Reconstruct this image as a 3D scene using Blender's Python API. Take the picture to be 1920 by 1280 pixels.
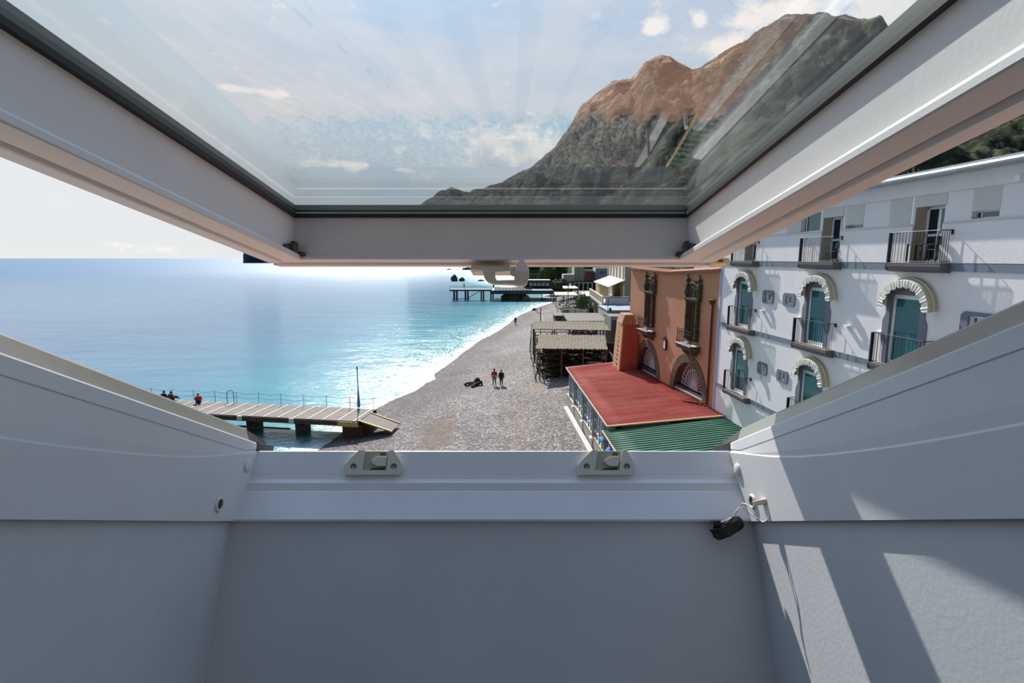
import bpy, bmesh, math, random
from mathutils import Vector, Matrix, noise
random.seed(7)
sc = bpy.context.scene
for o in list(bpy.data.objects): bpy.data.objects.remove(o)
C = sc.collection
PI = math.pi
R = math.radians

# ------------------------------------------------------------------ camera
EYE = 13.5
F = 1000.0; TH = R(8.87); cT, sT = math.cos(TH), math.sin(TH)
cd = bpy.data.cameras.new('camera'); cam = bpy.data.objects.new('camera', cd); C.objects.link(cam)
cam.location = (0, 0, EYE); cam.rotation_euler = (R(90) - TH, 0, 0)
cd.sensor_width = 36; cd.lens = F / 1920 * 36; cd.clip_start = 0.02; cd.clip_end = 60000
sc.camera = cam
# ------------------------------------------------------------------ colour management
sc.view_settings.view_transform = 'Standard'; sc.view_settings.look = 'None'
sc.view_settings.exposure = 0.0; sc.view_settings.gamma = 1; sc.view_settings.use_curve_mapping = False
# ------------------------------------------------------------------ sun
SUN_AZ, SUN_EL = R(-14), R(39.5)
sun_dir = Vector((math.sin(SUN_AZ) * math.cos(SUN_EL), math.cos(SUN_AZ) * math.cos(SUN_EL), math.sin(SUN_EL)))
sd = bpy.data.lights.new('sun', 'SUN'); sd.energy = 7.2; sd.angle = R(0.53); sd.color = (1.0, 0.94, 0.87)
so = bpy.data.objects.new('sun', sd); C.objects.link(so); so.rotation_euler = (-sun_dir).to_track_quat('-Z', 'Y').to_euler()
so.location = (0, 0, 60)
# ------------------------------------------------------------------ sky
w = bpy.data.worlds.new('sky'); sc.world = w; w.use_nodes = True
wt = w.node_tree; wt.nodes.clear()
def N(t, ty, **kw):
    n = t.nodes.new(ty)
    for k, v in kw.items():
        if k == 'inp':
            for a, b in v.items(): n.inputs[a].default_value = b
        else: setattr(n, k, v)
    return n
def L(t, a, b): t.links.new(a, b)
def mth(t, op, a, b=None, c=None, clamp=False):
    n = t.nodes.new('ShaderNodeMath'); n.operation = op; n.use_clamp = clamp
    for i, v in enumerate((a, b, c)):
        if v is None: continue
        if isinstance(v, (int, float)): n.inputs[i].default_value = v
        else: t.links.new(v, n.inputs[i])
    return n.outputs[0]
def ramp(t, fac, stops, interp='LINEAR'):
    n = t.nodes.new('ShaderNodeValToRGB'); cr = n.color_ramp; cr.interpolation = interp
    while len(cr.elements) < len(stops): cr.elements.new(0.5)
    for e, (p, c) in zip(cr.elements, stops):
        e.position = p; e.color = (*c, 1) if len(c) == 3 else c
    t.links.new(fac, n.inputs[0]); return n.outputs[0]
def mixc(t, fac, a, b, bt='MIX'):
    n = t.nodes.new('ShaderNodeMix'); n.data_type = 'RGBA'; n.blend_type = bt; n.clamp_factor = True
    for i, v in ((0, fac), (6, a), (7, b)):
        if isinstance(v, (int, float)): n.inputs[i].default_value = v
        elif isinstance(v, tuple): n.inputs[i].default_value = (*v, 1)
        else: t.links.new(v, n.inputs[i])
    return n.outputs[2]
def D(px, py):
    u = 640 - py
    return Vector((px - 960, F * cT + u * sT, -F * sT + u * cT))
tc = N(wt, 'ShaderNodeTexCoord'); dirv = tc.outputs['Generated']
sep = N(wt, 'ShaderNodeSeparateXYZ'); L(wt, dirv, sep.inputs[0])
elev = sep.outputs[2]
base = ramp(wt, elev, [(0.0, (0.74, 0.78, 0.81)), (0.06, (0.62, 0.73, 0.80)), (0.25, (0.50, 0.69, 0.83)), (0.5, (0.40, 0.63, 0.90)), (1.0, (0.25, 0.49, 0.92))])
wl_ = N(wt, 'ShaderNodeMapRange', inp={'From Min': -0.22, 'From Max': -0.50, 'To Min': 0.0, 'To Max': 0.85}); L(wt, sep.outputs[0], wl_.inputs[0])
wv_ = N(wt, 'ShaderNodeMapRange', inp={'From Min': 0.22, 'From Max': 0.50, 'To Min': 1.0, 'To Max': 0.0}); L(wt, elev, wv_.inputs[0])
base = mixc(wt, mth(wt, 'MULTIPLY', wl_.outputs[0], wv_.outputs[0]), base, (0.83, 0.84, 0.845))
mp = N(wt, 'ShaderNodeMapping'); mp.inputs['Scale'].default_value = (1.0, 1.0, 3.2); L(wt, dirv, mp.inputs[0])
n1 = N(wt, 'ShaderNodeTexNoise', inp={'Scale': 3.2, 'Detail': 7.0, 'Roughness': 0.58, 'Distortion': 0.3}); L(wt, mp.outputs[0], n1.inputs[0])
haze = ramp(wt, n1.outputs[0], [(0.40, (0, 0, 0)), (0.72, (1, 1, 1))])
col = mixc(wt, mth(wt, 'MULTIPLY', haze, 0.62), base, (0.84, 0.86, 0.88))
# small cumulus, each at its own place in the sky
mp2 = N(wt, 'ShaderNodeMapping'); mp2.inputs['Scale'].default_value = (1, 1, 1.6); L(wt, dirv, mp2.inputs[0])
n2 = N(wt, 'ShaderNodeTexNoise', inp={'Scale': 17.0, 'Detail': 6.0, 'Roughness': 0.6}); L(wt, mp2.outputs[0], n2.inputs[0])
tot = None
for px, py, wd, ht in [(935, 262, 0.11, 0.034), (990, 285, 0.06, 0.03), (655, 308, 0.06, 0.010), (755, 318, 0.02, 0.006), (1232, 48, 0.022, 0.014), (1315, 40, 0.016, 0.013),
                       (1365, 90, 0.05, 0.03), (1450, 20, 0.09, 0.03), (1620, 20, 0.12, 0.05), (440, 165, 0.07, 0.007)]:
    d = D(px, py).normalized(); az = math.atan2(d.x, d.y); el = math.asin(d.z)
    # local offsets: horizontal angle via cross with right vector
    rv = Vector((math.cos(az), -math.sin(az), 0)); uv = rv.cross(d)
    def dot(vec):
        n = wt.nodes.new('ShaderNodeVectorMath'); n.operation = 'DOT_PRODUCT'; wt.links.new(dirv, n.inputs[0]); n.inputs[1].default_value = vec; return n.outputs['Value']
    a = mth(wt, 'POWER', mth(wt, 'ABSOLUTE', mth(wt, 'DIVIDE', dot(rv), wd)), 2)
    b = mth(wt, 'POWER', mth(wt, 'ABSOLUTE', mth(wt, 'DIVIDE', dot(uv), ht)), 2)
    g = mth(wt, 'EXPONENT', mth(wt, 'MULTIPLY', mth(wt, 'ADD', a, b), -1))
    g = mth(wt, 'MULTIPLY', g, mth(wt, 'GREATER_THAN', dot(d), 0.0))
    tot = g if tot is None else mth(wt, 'MAXIMUM', tot, g)
cm = mth(wt, 'ADD', mth(wt, 'MULTIPLY', tot, 0.92), mth(wt, 'MULTIPLY', mth(wt, 'SUBTRACT', n2.outputs[0], 0.5), 2.6))
cm = ramp(wt, cm, [(0.34, (0, 0, 0)), (0.80, (1, 1, 1))])
col = mixc(wt, mth(wt, 'MULTIPLY', cm, 0.95), col, (1.05, 1.02, 0.98))
# brighter haze around the sun itself
dn = wt.nodes.new('ShaderNodeVectorMath'); dn.operation = 'DOT_PRODUCT'; L(wt, dirv, dn.inputs[0]); dn.inputs[1].default_value = sun_dir
aur = mth(wt, 'POWER', mth(wt, 'MAXIMUM', dn.outputs['Value'], 0.0), 40.0)
aur = mth(wt, 'ADD', mth(wt, 'MULTIPLY', aur, 0.9), 1.0)
# the half of the sky away from the sun is darker
back = N(wt, 'ShaderNodeMapRange', inp={'From Min': -0.25, 'From Max': 0.30, 'To Min': 0.20, 'To Max': 1.0}); L(wt, sep.outputs[1], back.inputs[0])
high = N(wt, 'ShaderNodeMapRange', inp={'From Min': 0.45, 'From Max': 0.85, 'To Min': 1.0, 'To Max': 1.75}); L(wt, elev, high.inputs[0])
aur = mth(wt, 'MULTIPLY', aur, high.outputs[0])
aur = mth(wt, 'MULTIPLY', aur, back.outputs[0])
bg = N(wt, 'ShaderNodeBackground'); L(wt, col, bg.inputs[0]); L(wt, aur, bg.inputs[1])
ow = N(wt, 'ShaderNodeOutputWorld'); L(wt, bg.outputs[0], ow.inputs[0])

# ------------------------------------------------------------------ materials
MT = {}
def mat(name, color, rough=0.6, metal=0.0, var=0.0, vscale=5.0, bump=0.0, bscale=60.0, spec=0.5, color2=None, vstretch=None, emit=None):
    m = bpy.data.materials.new(name); m.use_nodes = True; t = m.node_tree; p = t.nodes['Principled BSDF']
    p.inputs['Base Color'].default_value = (*color, 1); p.inputs['Roughness'].default_value = rough; p.inputs['Metallic'].default_value = metal
    p.inputs['Specular IOR Level'].default_value = spec
    t2 = N(t, 'ShaderNodeTexCoord')
    if var or color2:
        mpn = N(t, 'ShaderNodeMapping'); L(t, t2.outputs['Object'], mpn.inputs[0])
        if vstretch: mpn.inputs['Scale'].default_value = vstretch
        n = N(t, 'ShaderNodeTexNoise', inp={'Scale': vscale, 'Detail': 6.0, 'Roughness': 0.6}); L(t, mpn.outputs[0], n.inputs[0])
        c2 = color2 or tuple(c * (1 - var) for c in color)
        c = ramp(t, n.outputs[0], [(0.35, color), (0.68, c2)]); L(t, c, p.inputs['Base Color'])
    if bump:
        n = N(t, 'ShaderNodeTexNoise', inp={'Scale': bscale, 'Detail': 4.0}); L(t, t2.outputs['Object'], n.inputs[0])
        b = N(t, 'ShaderNodeBump', inp={'Strength': bump, 'Distance': 0.02}); L(t, n.outputs[0], b.inputs['Height']); L(t, b.outputs[0], p.inputs['Normal'])
    MT[name] = m; return m
mat('frame_paint', (0.74, 0.75, 0.76), 0.42, var=0.05, vscale=9, bump=0.02, bscale=180)
mat('sash_paint', (0.70, 0.69, 0.665), 0.42, var=0.05, vscale=9, bump=0.02, bscale=180)
mat('lining_plaster', (0.60, 0.62, 0.645), 0.8, var=0.07, vscale=6, bump=0.03, bscale=150)
mat('room_paint', (0.40, 0.39, 0.38), 0.9, var=0.05, vscale=2)
mat('wood_floor', (0.25, 0.16, 0.10), 0.5, var=0.3, vscale=4)
mat('cover_metal', (0.42, 0.42, 0.38), 0.35, 0.6, var=0.1, vscale=20)
mat('clad_metal', (0.13, 0.15, 0.145), 0.45, 0.4)
mat('rubber', (0.012, 0.012, 0.013), 0.6)
mat('dark_gasket', (0.05, 0.052, 0.055), 0.5)
mat('spacer', (0.10, 0.12, 0.11), 0.4, 0.5)
mat('beige_plastic', (0.62, 0.60, 0.49), 0.45, var=0.08, vscale=40)
mat('recess_beige_shade', (0.36, 0.35, 0.27), 0.5)  # beige plastic darkened in colour for the shaded striker pocket
mat('white_plastic', (0.72, 0.70, 0.66), 0.4)
mat('cream_plastic', (0.75, 0.62, 0.42), 0.4)
mat('black_plastic', (0.008, 0.008, 0.008), 0.55)
mat('screw_steel', (0.16, 0.17, 0.16), 0.35, 0.8)
mat('bracket_hole_dark', (0.07, 0.065, 0.055), 0.8)  # dark brackets; on holes and slots it paints the shade inside
mat('white_render', (0.80, 0.77, 0.79), 0.85, var=0.06, vscale=1.2, bump=0.15, bscale=14)
mat('blue_band', (0.17, 0.21, 0.27), 0.75, var=0.1, vscale=2)
mat('grey_trim', (0.16, 0.18, 0.23), 0.75)
mat('slab_mauve', (0.13, 0.12, 0.13), 0.8)
mat('corner_lilac', (0.42, 0.44, 0.60), 0.8)
mat('iron', (0.012, 0.012, 0.014), 0.5, 0.3)
mat('white_frame', (0.82, 0.82, 0.84), 0.4)
mat('awning_cloth', (0.78, 0.75, 0.68), 0.85, var=0.08, vscale=7)
mat('awning_olive', (0.46, 0.41, 0.28), 0.85)
mat('shutter', (0.58, 0.57, 0.55), 0.6)
mat('reveal_olive', (0.42, 0.38, 0.30), 0.8)
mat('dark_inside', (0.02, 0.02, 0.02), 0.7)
mat('gutter', (0.50, 0.52, 0.54), 0.35, 0.5, var=0.2, vscale=3)
mat('orange_render', (0.53, 0.25, 0.14), 0.85, var=0.10, vscale=0.8, bump=0.15, bscale=10, color2=(0.47, 0.21, 0.115))
mat('cream_orange', (0.62, 0.34, 0.18), 0.85, var=0.3, vscale=6)
mat('red_render', (0.42, 0.10, 0.06), 0.85, var=0.1, vscale=1)
mat('clay_tile', (0.42, 0.21, 0.12), 0.85, vscale=3, color2=(0.28, 0.14, 0.08))
mat('roof_tile', (0.37, 0.19, 0.115), 0.85, vscale=3, color2=(0.26, 0.13, 0.085))
mat('brown_stone', (0.085, 0.055, 0.038), 0.85, color2=(0.15, 0.105, 0.075), vscale=4, bump=0.5, bscale=8)
mat('carved_stone', (0.045, 0.035, 0.025), 0.85, color2=(0.13, 0.11, 0.08), vscale=6, bump=0.6, bscale=14)
mat('wood_door', (0.06, 0.025, 0.015), 0.6, var=0.3, vscale=6)
mat('grille_white', (0.62, 0.56, 0.60), 0.6)
mat('shell_pink', (0.45, 0.36, 0.40), 0.7)
mat('red_sheet', (0.33, 0.036, 0.022), 0.75, spec=0.15, vscale=0.55, color2=(0.42, 0.115, 0.09), vstretch=(0.5, 1.6, 1))
mat('green_sheet', (0.035, 0.12, 0.075), 0.6, spec=0.2, vscale=1.5, color2=(0.07, 0.18, 0.12), vstretch=(0.4, 2, 1))
mat('orange_trim', (0.62, 0.36, 0.14), 0.6, var=0.2, vscale=8)
mat('cream_trim', (0.38, 0.32, 0.25), 0.6)
mat('olive_wall', (0.30, 0.29, 0.25), 0.8, var=0.15, vscale=2)
mat('concrete', (0.36, 0.35, 0.32), 0.9, var=0.2, vscale=1.5, bump=0.2, bscale=8)
mat('pale_concrete', (0.55, 0.53, 0.50), 0.9, var=0.2, vscale=2, bump=0.2, bscale=8)
mat('blue_cloth', (0.05, 0.22, 0.62), 0.8)
mat('terrace_floor', (0.20, 0.10, 0.06), 0.8, var=0.3, vscale=2)
mat('straw', (0.24, 0.195, 0.14), 0.95, color2=(0.10, 0.08, 0.055), vscale=3, vstretch=(8, 1.0, 1), bump=0.8, bscale=12)
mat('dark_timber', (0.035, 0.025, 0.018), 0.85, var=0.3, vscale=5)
mat('mid_timber', (0.14, 0.105, 0.07), 0.85, var=0.3, vscale=5)
mat('terrace_stone', (0.075, 0.08, 0.04), 0.95, color2=(0.14, 0.12, 0.08), vscale=0.8)
mat('annex_grey', (0.17, 0.17, 0.145), 0.9, var=0.3, vscale=1)
mat('grey_plank', (0.155, 0.135, 0.11), 0.85, color2=(0.10, 0.088, 0.07), vscale=2, vstretch=(8, 0.6, 1))
mat('deck_plank', (0.20, 0.165, 0.14), 0.8, color2=(0.12, 0.09, 0.075), vscale=2, vstretch=(0.4, 9, 1))
mat('rust_beam', (0.10, 0.045, 0.025), 0.85, var=0.4, vscale=3)
mat('batten', (0.62, 0.57, 0.50), 0.7)
mat('yellow_paint', (0.62, 0.42, 0.10), 0.6, var=0.2, vscale=3)
mat('rope', (0.22, 0.20, 0.18), 0.9)
mat('rock_dark', (0.055, 0.045, 0.035), 0.95, color2=(0.11, 0.085, 0.06), vscale=1.2, bump=0.8, bscale=3)
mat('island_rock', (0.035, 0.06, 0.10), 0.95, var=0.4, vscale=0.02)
mat('cream_wall', (0.56, 0.50, 0.43), 0.8, var=0.05, vscale=0.6)
mat('beige_wall', (0.42, 0.35, 0.28), 0.85, var=0.08, vscale=0.7)
mat('ochre_wall', (0.40, 0.30, 0.15), 0.85)
mat('white_cloth', (0.58, 0.56, 0.53), 0.8)
mat('blue_frame', (0.42, 0.52, 0.60), 0.5)
mat('light_blue_deck', (0.20, 0.25, 0.34), 0.7)
mat('pale_green_roof', (0.36, 0.42, 0.28), 0.7)
mat('grey_house', (0.36, 0.35, 0.32), 0.85)
mat('white_wall', (0.72, 0.71, 0.70), 0.8)
mat('red_awning', (0.32, 0.06, 0.05), 0.8)
mat('steel_blue', (0.05, 0.07, 0.09), 0.5, 0.5)
mat('leaf', (0.045, 0.075, 0.018), 0.8, color2=(0.10, 0.13, 0.03), vscale=2.5, bump=1.0, bscale=5)
mat('leaf_dark', (0.022, 0.036, 0.014), 0.85, color2=(0.06, 0.075, 0.025), vscale=1.6, bump=1.0, bscale=4)
mat('hedge', (0.03, 0.07, 0.015), 0.9, var=0.4, vscale=6)
mat('skin', (0.45, 0.26, 0.19), 0.6)
mat('hair', (0.02, 0.014, 0.01), 0.7)
mat('red_shirt', (0.50, 0.03, 0.03), 0.8)
mat('black_coat', (0.008, 0.009, 0.010), 0.8)
mat('blue_jeans', (0.09, 0.14, 0.22), 0.8)
mat('dark_trousers', (0.015, 0.013, 0.012), 0.8)
mat('driftwood', (0.03, 0.022, 0.017), 0.9, var=0.3, vscale=8)
mat('pale_wood', (0.50, 0.44, 0.36), 0.8)
mat('paper', (0.78, 0.76, 0.74), 0.7)
mat('teal_plastic', (0.08, 0.36, 0.30), 0.4)
mat('lamp_green', (0.03, 0.10, 0.07), 0.5)

def glass_like(name, refl, tint, dark=None, rough=0.02, boost=1.0):
    """see-through pane: tinted transmission plus Schlick mirror reflection, the same from both sides"""
    m = bpy.data.materials.new(name); m.use_nodes = True; t = m.node_tree; t.nodes.clear()
    out = N(t, 'ShaderNodeOutputMaterial'); g = N(t, 'ShaderNodeNewGeometry')
    d = t.nodes.new('ShaderNodeVectorMath'); d.operation = 'DOT_PRODUCT'; L(t, g.outputs['Incoming'], d.inputs[0]); L(t, g.outputs['Normal'], d.inputs[1])
    c = mth(t, 'SUBTRACT', 1.0, mth(t, 'ABSOLUTE', d.outputs['Value']), clamp=True)
    f = mth(t, 'ADD', mth(t, 'MULTIPLY', mth(t, 'POWER', c, 5.0), 1 - refl), refl)
    f = mth(t, 'DIVIDE', mth(t, 'MULTIPLY', f, 1 + boost), mth(t, 'ADD', mth(t, 'MULTIPLY', f, boost), 1.0))
    gl = N(t, 'ShaderNodeBsdfGlossy', inp={'Roughness': rough}); gl.inputs['Color'].default_value = (0.95, 0.97, 1, 1)
    if dark: base_ = N(t, 'ShaderNodeBsdfDiffuse'); base_.inputs[0].default_value = (*dark, 1)
    else: base_ = N(t, 'ShaderNodeBsdfTransparent'); base_.inputs[0].default_value = (*tint, 1)
    mx = N(t, 'ShaderNodeMixShader'); L(t, f, mx.inputs[0]); L(t, base_.outputs[0], mx.inputs[1]); L(t, gl.outputs[0], mx.inputs[2]); L(t, mx.outputs[0], out.inputs[0])
    MT[name] = m; return m
glass_like('roof_glass', 0.045, (0.955, 0.975, 0.98), boost=0.6)
glass_like('house_glass', 0.07, (1, 1, 1), dark=(0.02, 0.125, 0.135), rough=0.05, boost=0.0)
glass_like('house_glass_dark', 0.05, (1, 1, 1), dark=(0.010, 0.020, 0.045), rough=0.05, boost=0.0)
glass_like('far_glass', 0.25, (1, 1, 1), dark=(0.05, 0.06, 0.07), rough=0.1)

# ------------------------------------------------------------------ geometry helpers
class MB:
    def __init__(s): s.v = []; s.f = []; s.smooth = False
    def add(s, vs, fs):
        b = len(s.v); s.v += [tuple(v) for v in vs]; s.f += [tuple(i + b for i in f) for f in fs]; return s
    def box(s, x0, x1, y0, y1, z0, z1, M=None):
        vs = [(x, y, z) for x in (x0, x1) for y in (y0, y1) for z in (z0, z1)]
        if M: vs = [M @ Vector(v) for v in vs]
        return s.add(vs, [(0, 1, 3, 2), (4, 6, 7, 5), (0, 4, 5, 1), (2, 3, 7, 6), (0, 2, 6, 4), (1, 5, 7, 3)])
    def hexa(s, lo, hi):  # two loops of n points
        n = len(lo); vs = list(lo) + list(hi)
        return s.add(vs, [tuple(range(n))[::-1], tuple(range(n, 2 * n))] + [(i, (i + 1) % n, n + (i + 1) % n, n + i) for i in range(n)])
    def tube(s, pts, r, n=8, cap=True):
        pts = [Vector(p) for p in pts]; rs = r if isinstance(r, (list, tuple)) else [r] * len(pts)
        rings = []; up = None
        for i, p in enumerate(pts):
            t = (pts[min(i + 1, len(pts) - 1)] - pts[max(i - 1, 0)]).normalized()
            if up is None: up = Vector((0, 0, 1)) if abs(t.z) < 0.9 else Vector((1, 0, 0))
            a = t.cross(up).normalized(); b = a.cross(t).normalized(); up = b
            rings.append([p + (a * math.cos(2 * PI * k / n) + b * math.sin(2 * PI * k / n)) * rs[i] for k in range(n)])
        vs = [v for rg in rings for v in rg]; fs = []
        for i in range(len(rings) - 1):
            for k in range(n):
                fs.append((i * n + k, i * n + (k + 1) % n, (i + 1) * n + (k + 1) % n, (i + 1) * n + k))
        if cap: fs += [tuple(range(n))[::-1], tuple(range((len(rings) - 1) * n, len(rings) * n))]
        return s.add(vs, fs)
    def bar(s, p, q, w_=0.1, h=None):  # square bar between two points
        h = h or w_; p = Vector(p); q = Vector(q); t = (q - p).normalized()
        up = Vector((0, 0, 1)) if abs(t.z) < 0.95 else Vector((0, 1, 0))
        a = t.cross(up).normalized(); b = a.cross(t).normalized()
        lo = [p + a * (w_ / 2 * i) + b * (h / 2 * j) for i, j in ((-1, -1), (1, -1), (1, 1), (-1, 1))]
        return s.hexa(lo, [v + (q - p) for v in lo])
    def lathe(s, prof, origin=(0, 0, 0), n=16, axis='z', M=None):
        vs = []; fs = []; o = Vector(origin)
        for r, z in prof:
            for k in range(n):
                a = 2 * PI * k / n; v = Vector((r * math.cos(a), r * math.sin(a), z))
                if M: v = M @ v
                vs.append(o + v)
        for i in range(len(prof) - 1):
            for k in range(n): fs.append((i * n + k, i * n + (k + 1) % n, (i + 1) * n + (k + 1) % n, (i + 1) * n + k))
        fs += [tuple(range(n))[::-1], tuple(range((len(prof) - 1) * n, len(prof) * n))]
        return s.add(vs, fs)
    def sweep(s, prof, path):  # prof list of fn(i)->pts ; path sections given as list of loops
        n = len(path[0]); vs = [v for l in path for v in l]; fs = []
        for i in range(len(path) - 1):
            for k in range(n): fs.append((i * n + k, i * n + (k + 1) % n, (i + 1) * n + (k + 1) % n, (i + 1) * n + k))
        fs += [tuple(range(n))[::-1], tuple(range((len(path) - 1) * n, len(path) * n))]
        return s.add(vs, fs)
    def build(s, name, m, parent=None, smooth=False, bevel=0.0, loc=None):
        me = bpy.data.meshes.new(name); me.from_pydata(s.v, [], s.f)
        bm = bmesh.new(); bm.from_mesh(me); bmesh.ops.recalc_face_normals(bm, faces=bm.faces); bm.to_mesh(me); bm.free()
        o = bpy.data.objects.new(name, me); C.objects.link(o)
        me.materials.append(MT[m] if isinstance(m, str) else m)
        if smooth:
            for p in me.polygons: p.use_smooth = True
        if bevel:
            b = o.modifiers.new('bevel', 'BEVEL'); b.width = bevel; b.segments = 2; b.limit_method = 'ANGLE'
        if loc: o.location = loc
        if parent: o.parent = parent
        return o
def tag(o, label=None, cat=None, group=None, kind=None):
    if label: o['label'] = label
    if cat: o['category'] = cat
    if group: o['group'] = group
    if kind: o['kind'] = kind
    return o
def empty(name, loc=(0, 0, 0), rot=(0, 0, 0), **kw):
    o = bpy.data.objects.new(name, None); C.objects.link(o); o.location = loc; o.rotation_euler = rot; o.empty_display_size = 0.2
    return tag(o, **kw)
def at_z(px, py, z):
    d = D(px, py); k = (z - EYE) / d.z; return Vector((d.x * k, d.y * k, z))
def copy_tree(o, parent=None):
    c = o.copy(); C.objects.link(c); c.parent = parent
    for ch in [x for x in bpy.data.objects if x.parent == o]: copy_tree(ch, c)
    return c

# ================================================================== SEA, BEACH, LAND
SH = [(-60, -18), (0, -16.5), (20, -15.2), (30, -14.3), (36.4, -13.7), (39.5, -13.3), (46.6, -12.3), (50, -11.4), (53.6, -9.9), (57, -9.4), (59, -8.6), (61.6, -9.2), (66.7, -8.2), (76.4, -7.0), (89.4, -5.0), (101, -2.2), (127, 1.8), (150, 7.8), (164, 12.3), (180, 14), (205, 14), (225, 7), (245, 0), (300, -12), (400, -25), (700, -60), (1100, -190), (1500, -300)]
def shoreX(y):
    for (y0, x0), (y1, x1) in zip(SH, SH[1:]):
        if y0 <= y <= y1:
            return x0 + (x1 - x0) * (y - y0) / (y1 - y0)
    return SH[0][1] if y < SH[0][0] else SH[-1][1]
FW = [(30, 3.0), (37, 3.2), (42, 1.6), (50, 1.8), (56, 3.6), (61, 4.4), (68, 3.2), (81, 2.6), (100, 4.6), (118, 3.0), (160, 5.5), (220, 3), (400, 6)]
def foamW(y):
    for (y0, a), (y1, b) in zip(FW, FW[1:]):
        if y0 <= y <= y1: return a + (b - a) * (y - y0) / (y1 - y0)
    return FW[0][1] if y < 30 else 6
def land_h(x, y):
    d = (x - shoreX(y)) * 0.93
    nz = noise.noise(Vector((x * 0.13, y * 0.13, 0)))
    if d < 0: h = 0.10 * d
    elif d < 6: h = 0.15 * d + 0.05 * nz
    else: h = 0.9 + (1.75 - 0.9) * min(1, (d - 6) / 9) + 0.10 * nz + 0.05 * noise.noise(Vector((x * 0.5, y * 0.5, 3)))
    if d > 22 and y > 60: h += min(3.0, (d - 22) * 0.15)
    return max(h, -1.5)
xs = [-30000, -9000, -3000, -1000, -400, -200, -120] + [-80 + 1.25 * i for i in range(93)] + [60, 120, 300]
ys = [-60, -20, 0, 10] + [18 + 1.25 * i for i in range(190)] + [270, 300, 340, 400, 480, 600, 800, 1100, 1500, 2200, 3500, 6000, 12000, 30000]
vs = [(x, y, 0) for y in ys for x in xs]; nx = len(xs)
fs = [(j * nx + i, j * nx + i + 1, (j + 1) * nx + i + 1, (j + 1) * nx + i) for j in range(len(ys) - 1) for i in range(nx - 1)]
me = bpy.data.meshes.new('sea'); me.from_pydata(vs, [], fs)
at = me.attributes.new('shore', 'FLOAT', 'POINT'); at.data.foreach_set('value', [max(-60.0, min(20.0, (v[0] - shoreX(v[1])) * 0.93)) for v in vs])
at = me.attributes.new('foamw', 'FLOAT', 'POINT'); at.data.foreach_set('value', [foamW(v[1]) for v in vs])
m = bpy.data.materials.new('sea_water'); m.use_nodes = True; t = m.node_tree; p = t.nodes['Principled BSDF']
tx = N(t, 'ShaderNodeTexCoord'); a1 = N(t, 'ShaderNodeAttribute', attribute_name='shore'); a2 = N(t, 'ShaderNodeAttribute', attribute_name='foamw')
def nz(scale, det=4.0, st=(1, 1, 1), dist=0.0):
    mpp = N(t, 'ShaderNodeMapping'); mpp.inputs['Scale'].default_value = st; L(t, tx.outputs['Object'], mpp.inputs[0])
    n = N(t, 'ShaderNodeTexNoise', inp={'Scale': scale, 'Detail': det, 'Roughness': 0.6, 'Distortion': dist}); L(t, mpp.outputs[0], n.inputs[0]); return n.outputs[0]
sh = a1.outputs['Fac']
dn_ = mth(t, 'ADD', sh, mth(t, 'MULTIPLY', mth(t, 'SUBTRACT', nz(0.09, 3), 0.5), 14.0))
depthc = ramp(t, mth(t, 'DIVIDE', mth(t, 'MULTIPLY', dn_, -1), 60.0), [(0.0, (0.085, 0.32, 0.32)), (0.15, (0.06, 0.28, 0.33)), (0.5, (0.05, 0.19, 0.29)), (1.0, (0.045, 0.15, 0.27))])
patch = ramp(t, nz(0.05, 4, (0.5, 2.0, 1)), [(0.42, (1, 1, 1)), (0.62, (0.72, 0.84, 0.92))])
wc = mixc(t, 1.0, depthc, patch, 'MULTIPLY')
q = mth(t, 'DIVIDE', mth(t, 'MULTIPLY', sh, -1), a2.outputs['Fac'])       # 0 at shore .. 1 at foam edge
fn = nz(0.45, 10, (1, 0.7, 1), 1.5)
fm = mth(t, 'ADD', mth(t, 'SUBTRACT', 0.80, q), mth(t, 'MULTIPLY', mth(t, 'SUBTRACT', fn, 0.5), 3.0))
fm = mth(t, 'MULTIPLY', fm, 1.4, clamp=True)
lace = mth(t, 'SUBTRACT', 1.0, mth(t, 'MULTIPLY', mth(t, 'ABSOLUTE', mth(t, 'SUBTRACT', nz(0.7, 8, (1, 0.8, 1), 2.0), 0.5)), 16.0), clamp=True)
lace = mth(t, 'MULTIPLY', lace, mth(t, 'MULTIPLY', mth(t, 'SUBTRACT', 3.0, q), 0.40, clamp=True))
fm = mth(t, 'MAXIMUM', fm, mth(t, 'MULTIPLY', lace, 0.65), clamp=True)
fcol = mixc(t, ramp(t, nz(2.0, 8), [(0.35, (0, 0, 0)), (0.65, (1, 1, 1))]), (0.66, 0.64, 0.62), (0.30, 0.36, 0.37))
L(t, mixc(t, fm, wc, fcol), p.inputs['Base Color'])
gp = N(t, 'ShaderNodeNewGeometry'); ln = N(t, 'ShaderNodeVectorMath', operation='LENGTH'); L(t, gp.outputs['Position'], ln.inputs[0])
fr_r = N(t, 'ShaderNodeMapRange', inp={'From Min': 50, 'From Max': 600, 'To Min': 0.09, 'To Max': 0.38}); L(t, ln.outputs['Value'], fr_r.inputs[0])
L(t, mth(t, 'ADD', mth(t, 'MULTIPLY', fm, 0.5), fr_r.outputs[0]), p.inputs['Roughness'])
p.inputs['IOR'].default_value = 1.33
h = mth(t, 'ADD', mth(t, 'MULTIPLY', nz(0.16, 7, (0.75, 1.5, 1)), 1.0), mth(t, 'MULTIPLY', nz(1.6, 7, (0.6, 1.3, 1)), 0.30))
b = N(t, 'ShaderNodeBump', inp={'Strength': 0.34, 'Distance': 0.9}); L(t, h, b.inputs['Height']); L(t, b.outputs[0], p.inputs['Normal'])
me.materials.append(m); o = bpy.data.objects.new('sea', me); C.objects.link(o)
tag(o, 'calm blue and turquoise sea with white foam along the shingle beach', 'sea', kind='structure')

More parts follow.
